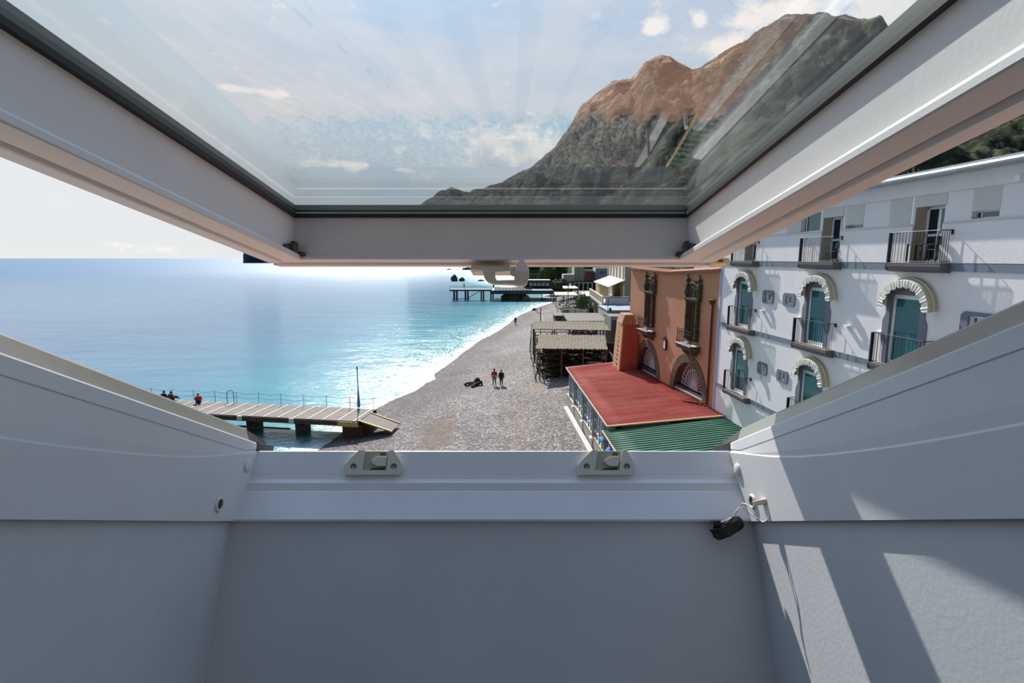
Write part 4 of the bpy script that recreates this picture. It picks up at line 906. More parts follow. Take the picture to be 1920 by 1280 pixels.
# buttress tower with tiled cap
tw = MB(); Yn, Yf = 38.8, 41.0
tw.hexa([(7.98, Yn, 4.0), (9.30, Yn, 4.0), (9.0, Yf, 4.0), (7.90, Yf, 4.0)], [(8.24, Yn, 8.74), (9.30, Yn, 8.74), (9.02, Yf - 0.5, 8.74), (8.12, Yf - 0.5, 8.74)])
o = tw.build('buttress_tower', 'red_render', None); tag(o, 'red sloping buttress with a little tiled cap at the left end of the orange house', 'buttress')
MB().hexa([(7.86, Yn - 0.02, 4.0), (7.98, Yn - 0.02, 4.0), (7.90, Yf, 4.0), (7.78, Yf, 4.0)], [(8.12, Yn - 0.02, 8.74), (8.24, Yn - 0.02, 8.74), (8.12, Yf - 0.5, 8.74), (8.0, Yf - 0.5, 8.74)]).build('stone_edge', 'cream_orange', o)
for k in range(10):
    z = 5.2 + 0.34 * k; xx = 7.84 + (z - 4) * 0.0545; MB().box(xx - 0.02, xx + 0.04, Yn + 0.7, Yn + 1.3, z, z + 0.16).build('edge_hole', 'bracket_hole_dark', o)  # dark boxes on the face stand for shade in the holes
MB().hexa([(8.02, Yn - 0.22, 8.74), (8.02, Yf - 0.3, 8.74), (8.25, Yf - 0.5, 9.42), (8.25, Yn - 0.05, 9.42)], [(9.05, Yn - 0.22, 8.74), (9.05, Yf - 0.3, 8.74), (8.92, Yf - 0.5, 9.42), (8.92, Yn - 0.05, 9.42)]).build('cap_roof', 'clay_tile', o)
mb = MB()
for k in range(4): mb.tube([(8.22 + 0.22 * k, Yn - 0.26, 8.74), (8.34 + 0.17 * k, Yn - 0.08, 9.44)], 0.045, 6)
mb.build('cap_tiles', 'orange_trim', o)
MB().bar((7.98, Yn - 0.24, 8.66), (8.22, Yn - 0.14, 9.40), 0.09, 0.08).build('cap_verge', 'pale_concrete', o)

# ================================================================== RED ROOFED BEACH RESTAURANT
def corr(p00, p10, p01, p11, name, m_, parent, per, amp, thick=0.03, nu=None):
    """p00 left-near, p10 right-near, p01 left-far, p11 right-far; ribs run left to right"""
    p00, p10, p01, p11 = map(Vector, (p00, p10, p01, p11)); Ln = (p01 - p00).length; nv = int(Ln / per * 8)
    vs_ = []; nu = 6
    for j in range(nv + 1):
        v = j / nv; a = p00.lerp(p01, v); b_ = p10.lerp(p11, v); dz = amp * max(-1.0, min(1.0, 2.2 * math.cos(2 * PI * Ln * v / per) + 0.6))
        for i in range(nu + 1): q_ = a.lerp(b_, i / nu); vs_.append((q_.x, q_.y, q_.z + dz))
    fs_ = [(j * (nu + 1) + i, j * (nu + 1) + i + 1, (j + 1) * (nu + 1) + i + 1, (j + 1) * (nu + 1) + i) for j in range(nv) for i in range(nu)]
    mb = MB(); mb.add(vs_, fs_); o = mb.build(name, m_, parent, smooth=True)
    s_ = o.modifiers.new('thick', 'SOLIDIFY'); s_.thickness = thick; return o
rest = empty('beach_restaurant', (5, 33, 1.75), label='low beach restaurant with a red sheet roof and columned windows', cat='building')
def RP(*a): return Vector(a) - Vector((5, 33, 1.75))
class MBR(MB):
    def build(s, *a, **k): s.v = [tuple(Vector(v) - Vector((5, 33, 1.75))) for v in s.v]; return MB.build(s, *a, **k)
A, B, Cc, Dd = (4.93, 26.5, 4.92), (10.88, 26.4, 5.52), (4.30, 41.5, 4.92), (9.1, 42.2, 5.30)
corr(RP(*A), RP(*B), RP(*Cc), RP(*Dd), 'red_roof', 'red_sheet', rest, 0.22, 0.036)
mb = MBR(); mb.bar((A[0] - 0.02, A[1], 4.93), (Cc[0] - 0.02, Cc[1], 4.93), 0.07, 0.05); mb.bar((Cc[0], Cc[1] + 0.02, 4.93), (Dd[0], Dd[1], 5.31), 0.06, 0.05); mb.build('roof_edge', 'cream_trim', rest)
mb = MBR(); mb.bar((A[0], A[1] - 0.03, 4.94), (B[0], B[1] - 0.03, 5.54), 0.10, 0.07); mb.build('near_edge', 'orange_trim', rest)
mb = MBR(); mb.bar((9.4, 40.3, 5.42), (10.75, 29.0, 5.60), 0.20, 0.12); mb.build('wall_flashing', 'cream_trim', rest)
mb = MBR(); mb.bar((A[0] + 0.10, A[1] + 0.2, 4.80), (Cc[0] + 0.10, Cc[1], 4.80), 0.10, 0.22); mb.build('eave_beam', 'olive_wall', rest)
cols_ = [27.2, 28.6, 31.9, 35.3, 39.0, 41.2]
def fx(y): return 5.18 - 0.045 * (y - 27)
for y in cols_:
    mb = MBR(); x = fx(y); mb.box(x, x + 0.28, y - 0.16, y + 0.16, 1.6, 4.72); mb.build('column', 'olive_wall', rest)
for k, (y0, y1) in enumerate(zip(cols_[1:], cols_[2:])):
    mb = MBR(); xa, xb = fx(y0) + 0.10, fx(y1) + 0.10
    mb.bar((xa, y0, 2.0), (xb, y1, 2.0), 0.10, 0.9)
    b0 = mb.build('window_parapet', 'olive_wall', rest)
    fr_ = MBR(); nn = 4
    for i in range(nn + 1): y = y0 + 0.16 + (y1 - y0 - 0.32) * i / nn; x = fx(y) + 0.10; fr_.bar((x, y, 2.4), (x, y, 4.65), 0.05)
    for z in (2.45, 3.1, 3.8, 4.6): fr_.bar((xa, y0 + 0.16, z), (xb, y1 - 0.16, z), 0.04)
    wf = fr_.build('window', 'blue_frame', rest)
    g_ = MBR(); g_.bar((xa + 0.03, y0, 3.5), (xb + 0.03, y1, 3.5), 0.015, 2.2); g_.build('pane', 'far_glass', wf)
    s_ = MBR(); s_.box(fx(y0) - 0.12, fx(y0) + 0.10, y0 - 0.22, y0 + 0.22, 2.36, 2.52); s_.build('white_cap', 'white_frame', rest)
mb = MBR(); mb.box(6.2, 8.9, 29, 41, 1.5, 5.0); mb.build('inner_wall', 'olive_wall', rest)
mb = MBR(); mb.hexa([(4.7, 42, 1.2), (9.0, 42.3, 1.2), (10.8, 12, 1.2), (6.3, 12, 1.2)], [(4.7, 42, 2.0), (9.0, 42.3, 2.0), (10.8, 12, 2.0), (6.3, 12, 2.0)]); mb.build('terrace_floor', 'terrace_floor', rest)
# green roof
gr = empty('green_roof', (5, 20, 4.4), label='green corrugated sheet roof in front of the red one', cat='roof')
def GP(*a): return Vector(a) - Vector((5, 20, 4.4))
corr(GP(5.35, 13, 4.45), GP(12.0, 13, 5.55), GP(4.70, 26.5, 4.66), GP(10.92, 26.35, 5.42), 'roof_sheet', 'green_sheet', gr, 0.27, 0.048)
mb = MB(); mb.bar(GP(5.33, 13, 4.44), GP(4.68, 26.6, 4.66), 0.07, 0.06); mb.build('roof_edge', 'orange_trim', gr)
mb = MB()
for y in (14, 18, 22.0, 25.5): mb.bar(GP(5.1, y, 1.9), GP(5.1, y, 4.6), 0.09)
mb.build('post', 'white_frame', gr)
# low beach wall
lw = MB(); lw.hexa([(4.46, 42.2, 1.0), (4.60, 42.2, 1.0), (6.2, 12, 1.0), (6.04, 12, 1.0)], [(4.46, 42.2, 2.62), (4.58, 42.2, 2.62), (6.18, 12, 2.62), (6.06, 12, 2.62)])
o = lw.build('beach_wall', 'concrete'); tag(o, 'long low grey wall between the shingle and the restaurant windows', 'wall')
cp_ = MB(); cp_.bar((4.52, 42.2, 2.64), (6.12, 12, 2.64), 0.17, 0.045); cp_.build('coping', 'cream_trim', o)
kb = MB(); kb.bar((4.24, 41.0, 1.80), (5.84, 12, 1.84), 0.34, 0.22); o = kb.build('concrete_kerb', 'pale_concrete'); tag(o, 'pale kerb strip along the foot of the low beach wall', 'kerb')
# blue parasols under the green edge
for i, (px, py, lab) in enumerate(((1137, 820, 'blue parasol peeping out under the corner of the green roof'), (1149, 840, 'lower blue parasol nearest to the striker plate'))):
    P_ = at_z(px, py, 3.55)
    e = empty('parasol', (P_.x, P_.y, 2.0), label=lab, cat='parasol', group=None)
    MB().lathe([(0.42, 1.38), (0.40, 1.44), (0.24, 1.60), (0.03, 1.70)], (0, 0, 0), 8).build('canopy', 'blue_cloth', e)
    MB().tube([(0, 0, 0), (0, 0, 1.65)], 0.025, 6).build('pole', 'pale_wood', e)
    MB().tube([(0, 0, 0), (0, 0, 0.08)], 0.22, 10).build('base', 'concrete', e)
for y, lab in ((30.5, 'blue cloth hanging in the nearest window bay of the restaurant'), (27.9, 'blue cloth hanging right under the near corner of the red roof')):
    mb = MB(); mb.box(5.55, 5.60, y - 0.8, y + 0.8, 2.9, 4.5); o = mb.build('blue_curtain', 'blue_cloth'); tag(o, lab, 'curtain')

# ================================================================== STRAW PERGOLAS
pg = empty('straw_pergola', (7, 56, 1.4), label='dark timber pergola on the beach with two straw roofed tiers', cat='pergola')
OFF = Vector((7, 56, 1.4))
def pbox(name, m_, items, **k):
    mb = MB()
    for it in items: mb.bar(Vector(it[0]) - OFF, Vector(it[1]) - OFF, it[2], it[3] if len(it) > 3 else None)
    return mb.build(name, m_, pg, **k)
def straw_panel(c, name='straw_panel'):
    # c: 4 corners; ragged thick straw mat with slats
    c = [Vector(v) - OFF for v in c]; nu, nv = 60, 8; top = []; 
    for j in range(nv + 1):
        for i in range(nu + 1):
            u, v = i / nu, j / nv; q_ = c[0].lerp(c[1], u).lerp(c[3].lerp(c[2], u), v)
            e_ = 0.30 * noise.noise(Vector((i * 0.9, j * 3.0, c[0].z))) + 0.08 * (i % 2) 
            top.append(Vector((q_.x, q_.y + (e_ if j in (0, nv) else 0), q_.z + 0.02 * math.sin(i * 2.2) + 0.04 * noise.noise(Vector((i * 0.7, j * 0.5, 1))))))
    mb = MB(); m_ = nu + 1
    mb.add(top, [(j * m_ + i, j * m_ + i + 1, (j + 1) * m_ + i + 1, (j + 1) * m_ + i) for j in range(nv) for i in range(nu)])
    o = mb.build(name, 'straw', pg); s_ = o.modifiers.new('t', 'SOLIDIFY'); s_.thickness = 0.10; return o
straw_panel([(2.30, 51.6, 4.75), (9.35, 51.2, 4.75), (9.6, 54.4, 5.12), (2.75, 54.8, 5.12)])
straw_panel([(2.72, 54.5, 4.86), (9.7, 54.1, 4.86), (10.0, 57.0, 5.30), (3.0, 57.4, 5.30)])
straw_panel([(2.45, 63.2, 5.15), (11.7, 62.8, 5.05), (12.0, 65.4, 5.35), (2.65, 65.6, 5.42)])
straw_panel([(2.60, 65.3, 5.16), (12.2, 65.1, 5.10), (12.5, 67.6, 5.50), (2.85, 68.0, 5.55)])
posts = []
for x in (2.75, 4.9, 7.0, 9.3):
    for y in (51.8, 54.8, 57.8): posts.append(((x, y, 1.0), (x, y, 4.70 + (y - 51.8) * 0.09)))
for x in (2.70, 5.2, 7.8, 10.5):
    for y in (61.5, 64.5, 67.5): posts.append(((x, y, 1.2), (x, y, 5.05)))
for a, b_ in posts:
    mb = MB(); mb.bar(a - OFF if isinstance(a, Vector) else Vector(a) - OFF, Vector(b_) - OFF, 0.13); mb.build('post', 'mid_timber', pg)
it = []
for z in (3.0, 4.2):
    for y in (51.8, 54.8, 57.8, 61.5, 64.5, 67.5): it.append(((2.6, y, z), (9.6, y, z), 0.09))
    for x in (2.75, 4.9, 7.0, 9.3): it.append(((x, 51.6, z), (x, 67.6, z), 0.09))
for x in (2.75, 4.9, 7.0, 9.3): it.append(((x, 51.4, 4.66), (x, 57.2, 5.18), 0.10)); it.append(((x, 61.8, 4.95), (x, 67.6, 5.38), 0.10))
for y in (51.8, 57.8): it += [((2.75, y, 3.0), (4.9, y, 4.7), 0.07), ((4.9, y, 4.7), (7.0, y, 3.0), 0.07), ((7.0, y, 3.0), (9.3, y, 4.7), 0.07)]
it += [((2.3, 51.5, 1.8), (2.3, 66.5, 1.9), 0.10), ((2.3, 51.5, 1.8), (2.75, 51.8, 3.4), 0.08), ((2.3, 57, 1.85), (2.7, 57, 4.4), 0.08), ((2.2, 61, 1.85), (2.2, 61, 5.2), 0.08), ((2.2, 66, 1.85), (2.5, 66, 5.4), 0.08)]
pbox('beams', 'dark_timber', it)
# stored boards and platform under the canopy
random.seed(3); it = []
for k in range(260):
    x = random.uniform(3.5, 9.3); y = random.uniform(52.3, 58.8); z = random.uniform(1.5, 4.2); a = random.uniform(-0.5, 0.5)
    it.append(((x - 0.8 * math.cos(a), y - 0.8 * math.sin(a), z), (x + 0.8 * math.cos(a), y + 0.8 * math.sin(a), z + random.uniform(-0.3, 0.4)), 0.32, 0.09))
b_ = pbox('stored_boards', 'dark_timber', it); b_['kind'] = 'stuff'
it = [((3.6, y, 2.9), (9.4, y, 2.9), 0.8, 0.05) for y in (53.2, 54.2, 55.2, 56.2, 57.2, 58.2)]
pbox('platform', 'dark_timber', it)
MBx = MB(); MBx.box(7.4 - 7, 9.0 - 7, 52.4 - 56, 52.6 - 56, 3.12 - 1.4, 3.25 - 1.4); MBx.build('pale_board', 'pale_wood', pg)
pbox('shade_backing', 'dark_timber', [((3.4, 59.2, 2.7), (12.0, 59.2, 2.7), 0.1, 2.8), ((9.9, 51, 2.7), (10.0, 59, 2.7), 0.1, 2.8)])  # dark sheets added at back and side to deepen the shade under the roof
# two white posts in the far tier
for k, x in enumerate((10.05, 10.42)):
    mb = MB(); mb.tube([Vector((x, 61.2, 1.6)) - OFF, Vector((x, 61.2, 5.1)) - OFF], 0.11, 8); mb.build('white_post', 'white_frame', pg)
mb = MB(); mb.bar((4.9, 63.0, 2.2), (4.0, 72.0, 5.9), 0.12, 0.08); o = mb.build('leaning_plank', 'pale_wood'); tag(o, 'pale plank leaning up behind the far straw roof', 'plank')
# heap of shingle under the canopy edge
rock('shingle_mound', (5.9, 48.6, 1.25), (2.2, 2.4, 0.75), 'concrete', 'low mound of shingle in front of the straw pergola', 'mound', seed=9, sub=4).active_material = bpy.data.materials['shingle']

# ================================================================== GREY BLOCK + CREAM TERRACE BUILDING
o = MB().box(11.7, 17.5, 62.6, 67, 1.0, 6.6).build('concrete_annex', 'annex_grey'); tag(o, 'grey concrete annex between the pergola and the buttress', 'building')
MB().box(11.6, 17.6, 62.4, 62.6, 6.3, 6.75).build('fascia', 'concrete', o)
mb = MB()
for k in range(7): mb.tube([(12.2 + 0.8 * k, 62.3, 1.2), (12.2 + 0.8 * k, 62.3, 6.3)], 0.05, 6)
mb.build('front_posts', 'dark_timber', o)
o2 = MB(); o2.box(11.9, 12.1, 61.9, 62.0, 1.5, 3.8); 
tb = empty('terrace_building', (21, 100, 1.8), label='cream building with a balustraded terrace and a white awning', cat='building')
TO = Vector((21, 100, 1.8))
class MBT(MB):
    def build(s, *a, **k): s.v = [tuple(Vector(v) - TO) for v in s.v]; return MB.build(s, *a, **k)
def tx_(y, off=0): return 16.25 + 0.056 * (y - 95) + off      # terrace front line
def up_(y, off=0): return 21.0 + 0.056 * (y - 100) + off       # upper wall front line
mb = MBT(); mb.hexa([(tx_(95), 95, 1.2), (30, 95, 1.2), (30, 126, 1.2), (tx_(121), 121, 1.2)], [(tx_(95), 95, 5.1), (30, 95, 5.1), (30, 126, 5.1), (tx_(121), 121, 5.1)]); mb.build('ground_floor', 'cream_wall', tb)
mb = MBT(); mb.hexa([(tx_(94.6, -0.3), 94.6, 5.1), (30, 94.6, 5.1), (30, 126, 5.1), (tx_(121.5, -0.3), 121.5, 5.1)], [(tx_(94.6, -0.3), 94.6, 5.5), (30, 94.6, 5.5), (30, 126, 5.5), (tx_(121.5, -0.3), 121.5, 5.5)]); mb.build('terrace_slab', 'cream_wall', tb)
mb = MBT(); mb.hexa([(up_(100), 100, 5.4), (30, 100, 5.4), (30, 127, 5.4), (up_(126.5), 126.5, 5.4)], [(up_(100), 100, 16.5), (30, 100, 16.5), (30, 127, 16.5), (up_(126.5), 126.5, 16.5)]); mb.build('upper_wall', 'cream_wall', tb)
MBT().box(20.97, 30.2, 99.90, 100.02, 5.4, 16.5).build('end_wall', 'beige_wall', tb)
# pilasters and slot windows
for k in range(6):
    y = 101.5 + 4.6 * k; x = up_(y)
    mb = MBT(); mb.box(x - 0.18, x + 0.2, y - 0.4, y + 0.4, 9.4, 16.4); mb.build('pilaster', 'cream_trim', tb)
    if k < 5:
        y2 = y + 2.3; x = up_(y2); mb = MBT(); mb.box(x - 0.05, x + 0.1, y2 - 0.6, y2 + 0.6, 11.6, 13.4); mb.build('window', 'far_glass', tb)
mb = MBT(); mb.hexa([(up_(101, -0.05), 101, 5.5), (up_(125, -0.05), 125, 5.5), (up_(125, -0.05), 125, 8.9), (up_(101, -0.05), 101, 8.9)], [(up_(101, 0.05), 101, 5.5), (up_(125, 0.05), 125, 5.5), (up_(125, 0.05), 125, 8.9), (up_(101, 0.05), 101, 8.9)]); mb.build('terrace_wall_ochre', 'ochre_wall', tb)
mb = MBT(); mb.box(18.9, 19.0, 104, 121, 5.5, 8.1); mb.build('canvas_screen', 'ochre_wall', tb)
# awning
mb = MBT(); mb.hexa([(17.25, 95.8, 8.35), (21.1, 99.5, 9.5), (22.3, 122, 9.6), (17.95, 118, 8.4)], [(17.25, 95.8, 8.43), (21.1, 99.5, 9.58), (22.3, 122, 9.68), (17.95, 118, 8.48)]); aw = mb.build('awning', 'white_cloth', tb)
for (x, y) in ((17.4, 96.2), (18.0, 110.0), (20.4, 97.5)):
    mb = MBT(); mb.tube([(x, y, 5.5), (x, y, 8.5)], 0.09, 6); mb.build('awning_post', 'white_frame', tb)
# balustrade
n = 17
mb = MBT(); mb.bar((tx_(95, -0.1), 95, 6.72), (tx_(121, -0.1), 121, 6.72), 0.28, 0.16); mb.bar((tx_(95, -0.1), 95, 6.72), (20.8, 95, 6.72), 0.28, 0.16); bl = mb.build('balustrade_rail', 'cream_wall', tb)
for k in range(n + 1):
    y = 95 + 26 * k / n; x = tx_(y, -0.1); mb = MBT(); mb.box(x - 0.12, x + 0.12, y - (0.28 if k % 3 == 0 else 0.11), y + (0.28 if k % 3 == 0 else 0.11), 5.5, 6.7); mb.build('baluster', 'cream_wall', tb)
mb = MBT(); mb.box(16.6, 20.8, 94.9, 95.05, 5.5, 6.55); mb.build('terrace_panel', 'white_wall', tb)
for k in range(7):
    y = 97 + 3.6 * k; x = tx_(y); mb = MBT(); mb.box(x - 0.07, x + 0.05, y, y + 2.1, 2.2, 4.7); w_ = mb.build('ground_window', 'far_glass', tb)
    mb = MBT()
    for q in (0, 1.0, 2.1): mb.box(x - 0.12, x, y + q - 0.07, y + q + 0.07, 2.2, 4.7)
    mb.build('mullion', 'mid_timber', w_)
# blue glazed bay with green roof
bay = MBT(); bay.hexa([(16.6, 119, 1.4), (20, 119, 1.4), (20, 131, 1.4), (17.1, 131, 1.4)], [(16.6, 119, 5.0), (20, 119, 5.0), (20, 131, 5.0), (17.1, 131, 5.0)]); bay.build('glazed_bay', 'blue_frame', tb)
for k in range(5):
    y = 119.5 + 2.2 * k; x = 16.6 + 0.042 * (y - 119); mb = MBT(); mb.box(x - 0.06, x, y, y + 1.7, 2.2, 4.6); mb.build('bay_pane', 'far_glass', tb)
mb = MBT(); mb.hexa([(16.2, 118.5, 5.0), (20, 118.5, 5.3), (20, 132, 5.3), (16.8, 132, 5.0)], [(16.2, 118.5, 5.15), (20, 118.5, 5.6), (20, 132, 5.6), (16.8, 132, 5.15)]); mb.build('bay_roof', 'pale_green_roof', tb)
# lower terrace deck
dk = MB(); dk.box(15.3, 21.5, 84.2, 94.5, 1.2, 5.2); o = dk.build('terrace_block', 'concrete'); tag(o, 'low block with a pale blue flat roof below the cream terrace', 'building')
MB().box(15.2, 21.5, 84.1, 94.5, 5.2, 5.3).build('flat_roof', 'light_blue_deck', o)
MB().box(15.15, 21.5, 84.0, 84.5, 5.22, 5.42).build('roof_kerb', 'cream_wall', o)
MB().box(15.2, 15.32, 86, 88, 2.2, 4.4).build('window', 'dark_inside', o)
MB().hexa([(11.3, 84.2, 1.2), (15.3, 84.2, 1.2), (16.3, 95, 1.2), (15.4, 95, 1.2)], [(11.3, 84.2, 1.5), (15.3, 84.2, 1.5), (16.3, 95, 1.5), (15.4, 95, 1.5)]).build('step', 'cream_wall', o)
# grey planked canopy
o = MB().hexa([(8.4, 80, 4.0), (15.0, 80.0, 4.0), (14.7, 91, 4.1), (8.6, 91, 4.1)], [(8.4, 80, 4.15), (15.0, 80.0, 4.15), (14.7, 91, 4.25), (8.6, 91, 4.25)]).build('plank_canopy', 'grey_plank'); tag(o, 'flat grey planked canopy behind the straw pergola', 'canopy')
for x in (8.7, 11.8, 14.6):
    for y in (80.5, 90.5): MB().bar((x, y, 1.3), (x, y, 4.0), 0.14).build('post', 'mid_timber', o)
# parapets and huts
o = MB().box(9.8, 15.0, 104, 104.25, 1.3, 3.6).build('beach_parapet', 'concrete'); tag(o, 'grey parapet with pale panels behind the planked canopy', 'wall')
for k in range(3): MB().box(11.2 + 1.2 * k, 12.2 + 1.2 * k, 103.9, 104.0, 2.4, 3.5).build('panel', 'white_wall', o)
o = MB().box(8.0, 9.6, 98, 103.5, 1.2, 2.9).build('beach_hut', 'mid_timber'); tag(o, 'dark low hut at the edge of the beach left of the grey parapet', 'hut')
MB().box(7.8, 9.75, 97.8, 103.7, 2.9, 3.05).build('roof', 'grey_plank', o)
for k, (x0, x1, y0, y1, z, lab) in enumerate(((10.6, 16.4, 132, 140, 4.3, 'pale straw canopy on posts in front of the far pier end'), (14.0, 18.2, 146, 153, 5.2, 'upper pale canopy behind the first far straw canopy'))):
    o = MB().hexa([(x0, y0, z), (x1, y0, z), (x1, y1, z + 0.3), (x0 + 0.4, y1, z + 0.3)], [(x0, y0, z + 0.2), (x1, y0, z + 0.2), (x1, y1, z + 0.5), (x0 + 0.4, y1, z + 0.5)]).build('straw_canopy', 'cream_trim'); tag(o, lab, 'canopy')
    for x in (x0 + 0.3, (x0 + x1) / 2, x1 - 0.3):
        for y in (y0 + 0.3, y1 - 0.3): MB().bar((x, y, 1.5), (x, y, z + 0.1), 0.16).build('post', 'dark_timber', o)
random.seed(5); it = MB()
for k in range(60):
    x = random.uniform(10.8, 16.2); y = random.uniform(116, 131); z = 1.6 + random.uniform(0, 1.6); it.bar((x, y, z), (x + random.uniform(-1, 1), y + random.uniform(-1, 1), z + random.uniform(-0.4, 0.6)), 0.2, 0.1)
o = it.build('timber_pile', 'mid_timber'); tag(o, 'untidy pile of boards under the far straw canopy', 'pile', kind='stuff')
MB()
fn_ = MB()
for k in range(6): fn_.bar((9.6 + 0.7 * k, 112, 1.4), (9.6 + 0.7 * k, 112, 3.2), 0.14)
fn_.bar((9.6, 112, 3.1), (13.1, 112, 3.1), 0.12); fn_.bar((9.6, 112, 1.8), (12, 112, 3.1), 0.1); o = fn_.build('timber_fence', 'pale_concrete'); tag(o, 'weathered pale rail fence beside the bush', 'fence')
o = MB().box(13.0, 15.2, 107, 109.5, 1.2, 2.7).build('stone_terrace', 'ochre_wall'); tag(o, 'small ochre stone bed at the foot of the bush', 'wall')

# poles
e = empty('street_lamp', (4.05, 75, 1.5), label='black lamp post with a bent arm beyond the straw pergola', cat='lamp')
MB().tube([(0, 0, 0), (0, 0, 5.1)], 0.06, 8).build('pole', 'iron', e)
MB().tube([(0, 0, 4.3), (-0.35, 0, 4.35), (-0.5, 0, 4.5), (-0.55, 0, 4.9), (-0.85, 0, 5.0)], 0.05, 6).build('arm', 'iron', e)
MB().lathe([(0.28, 4.72), (0.30, 4.85), (0.10, 5.05), (0.02, 5.12)], (-0.95, 0, 0), 10).build('lamp_shade', 'iron', e)
e = empty('lamp_post', (17.4, 141, 3), label='tall thin grey pole between the white house and the bush', cat='pole')
MB().tube([(0, 0, -1), (0, 0, 10.5)], 0.09, 6).build('pole', 'lamp_green', e); MB().box(-0.15, 0.15, -0.15, 0.15, 10.4, 10.7).build('cap', 'iron', e)
e = empty('lamp_post', (10.6, 101, 1.5), label='dark slim pole with a small green box beside the grey parapet', cat='pole')
MB().tube([(0, 0, 0), (0, 0, 7.0)], 0.07, 6).build('pole', 'lamp_green', e); MB().box(-0.2, 0.2, -0.2, 0.0, 3.6, 4.5).build('box', 'teal_plastic', e)
e = empty('lamp_post', (14.35, 79.6, 4.6), label='small black lantern pole on the roof edge in front of the cream terrace', cat='lamp')
MB().tube([(0, 0, -3), (0, 0, 3.2)], 0.045, 6).build('pole', 'iron', e); MB().lathe([(0.05, 1.0), (0.22, 1.2), (0.16, 1.55), (0.05, 1.6)], (0.35, 0, 0), 8).build('lantern', 'lamp_green', e); MB().bar((0, 0, 1.5), (0.35, 0, 1.55), 0.04).build('arm', 'iron', e)

# ================================================================== FAR PIER AND PAVILION
pr = empty('far_pier', (-5, 174, 0), label='long iron pier on legs with a wide dark platform at the far beach', cat='pier')
def fp(name, m_, mb): mb.v = [tuple(Vector(v) - Vector((-5, 174, 0))) for v in mb.v]; return mb.build(name, m_, pr)
mb = MB(); mb.box(-20.2, -6.6, 172.5, 176.5, 3.35, 3.6); fp('deck', 'pale_concrete', mb)
mb = MB(); mb.box(-20.2, -6.6, 172.5, 172.7, 3.0, 3.36); mb.box(-20.2, -6.6, 176.3, 176.5, 3.0, 3.36); fp('deck_beam', 'steel_blue', mb)
for x in (-18.9, -18.0, -15.2, -14.4, -10.0, -9.3, -6.9, -6.2):
    for yy in (173, 176): fp('leg', 'steel_blue', MB().tube([(x, yy, -2), (x, yy, 3.2)], 0.17, 8))
mb = MB(); mb.bar((-14.2, 173, 0.8), (-10.4, 173, 3.0), 0.2); mb.bar((-19.5, 173, 0.45), (-13.5, 173, 0.5), 0.2); fp('brace', 'steel_blue', mb)
mb = MB()
for k in range(20): x = -20 + 0.7 * k; mb.bar((x, 172.6, 3.6), (x, 172.6, 4.6), 0.09)
mb.bar((-20, 172.6, 4.55), (-6.6, 172.6, 4.55), 0.07); fp('railing', 'mid_timber', mb)
mb = MB(); mb.box(-6.6, 13.2, 170.5, 186, 2.7, 3.35); mb.box(-6.6, 13.2, 170.3, 170.5, 2.2, 3.3); fp('platform', 'steel_blue', mb)
mb = MB()
for k in range(24): x = -5.5 + 0.5 * k; mb.box(x, x + 0.3, 171, 171.3, 3.35, 4.3)
fp('platform_rail', 'rust_beam', mb)
for x in (9.5, 12.4): fp('leg', 'steel_blue', MB().tube([(x, 171, 0), (x, 171, 3)], 0.15, 6))
rock('boulder', (0.9, 173, 0.3), (4.4, 2.4, 2.0), label='big dark boulder carrying the platform of the far pier', seed=6, sub=4)
rock('boulder', (4.6, 169.0, 0.2), (1.3, 0.9, 1.5), 'brown_stone', label='smaller brown boulder leaning against the big one under the pier', seed=8)
for x, lab in ((-15.6, 'tan folded parasol standing on the outer end of the far pier'), (-6.0, 'green folded parasol where the far pier meets the platform')):
    e = empty('folded_parasol', (x, 174.5, 3.6), label=lab, cat='parasol'); MB().tube([(0, 0, 0), (0, 0, 2.0)], 0.04, 6).build('pole', 'pale_wood', e)
    MB().lathe([(0.08, 0.4), (0.28, 0.7), (0.18, 1.6), (0.03, 2.0)], (0, 0, 0), 8).build('canopy', 'ochre_wall' if x < -10 else 'leaf', e)
pv = empty('glass_pavilion', (8.5, 184, 3.35), label='low glazed pavilion with a pale green roof standing on the far pier', cat='pavilion')
mb = MB(); mb.box(-4.5, 4.6, -2, 5, 2.55, 2.85); mb.build('roof', 'pale_green_roof', pv)
MB().box(-4.2, 4.4, -1.6, 4.6, 2.15, 2.55).build('fascia', 'blue_band', pv)
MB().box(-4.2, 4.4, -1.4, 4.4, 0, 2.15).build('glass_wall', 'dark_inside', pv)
for k in range(5): MB().box(-2.6 + 1.4 * k, -1.5 + 1.4 * k, -1.5, -1.42, 0.8, 1.9).build('pane', 'white_wall', pv)
mb = MB()
for k in range(7): mb.box(-4.2 + 1.4 * k, -4.05 + 1.4 * k, -1.6, -1.4, 0, 2.2)
mb.build('mullion', 'steel_blue', pv)
for k, (y, z, x0, x1) in enumerate(((214, 7.4, 4.5, 22), (217, 8.8, 4.5, 20))):
    o = MB().box(x0, x1, y, y + 0.8, 1, z).build('terrace_wall', 'terrace_stone'); tag(o, ('lower' if k == 0 else 'upper') + ' stone terrace wall on the green slope behind the pavilion', 'wall')

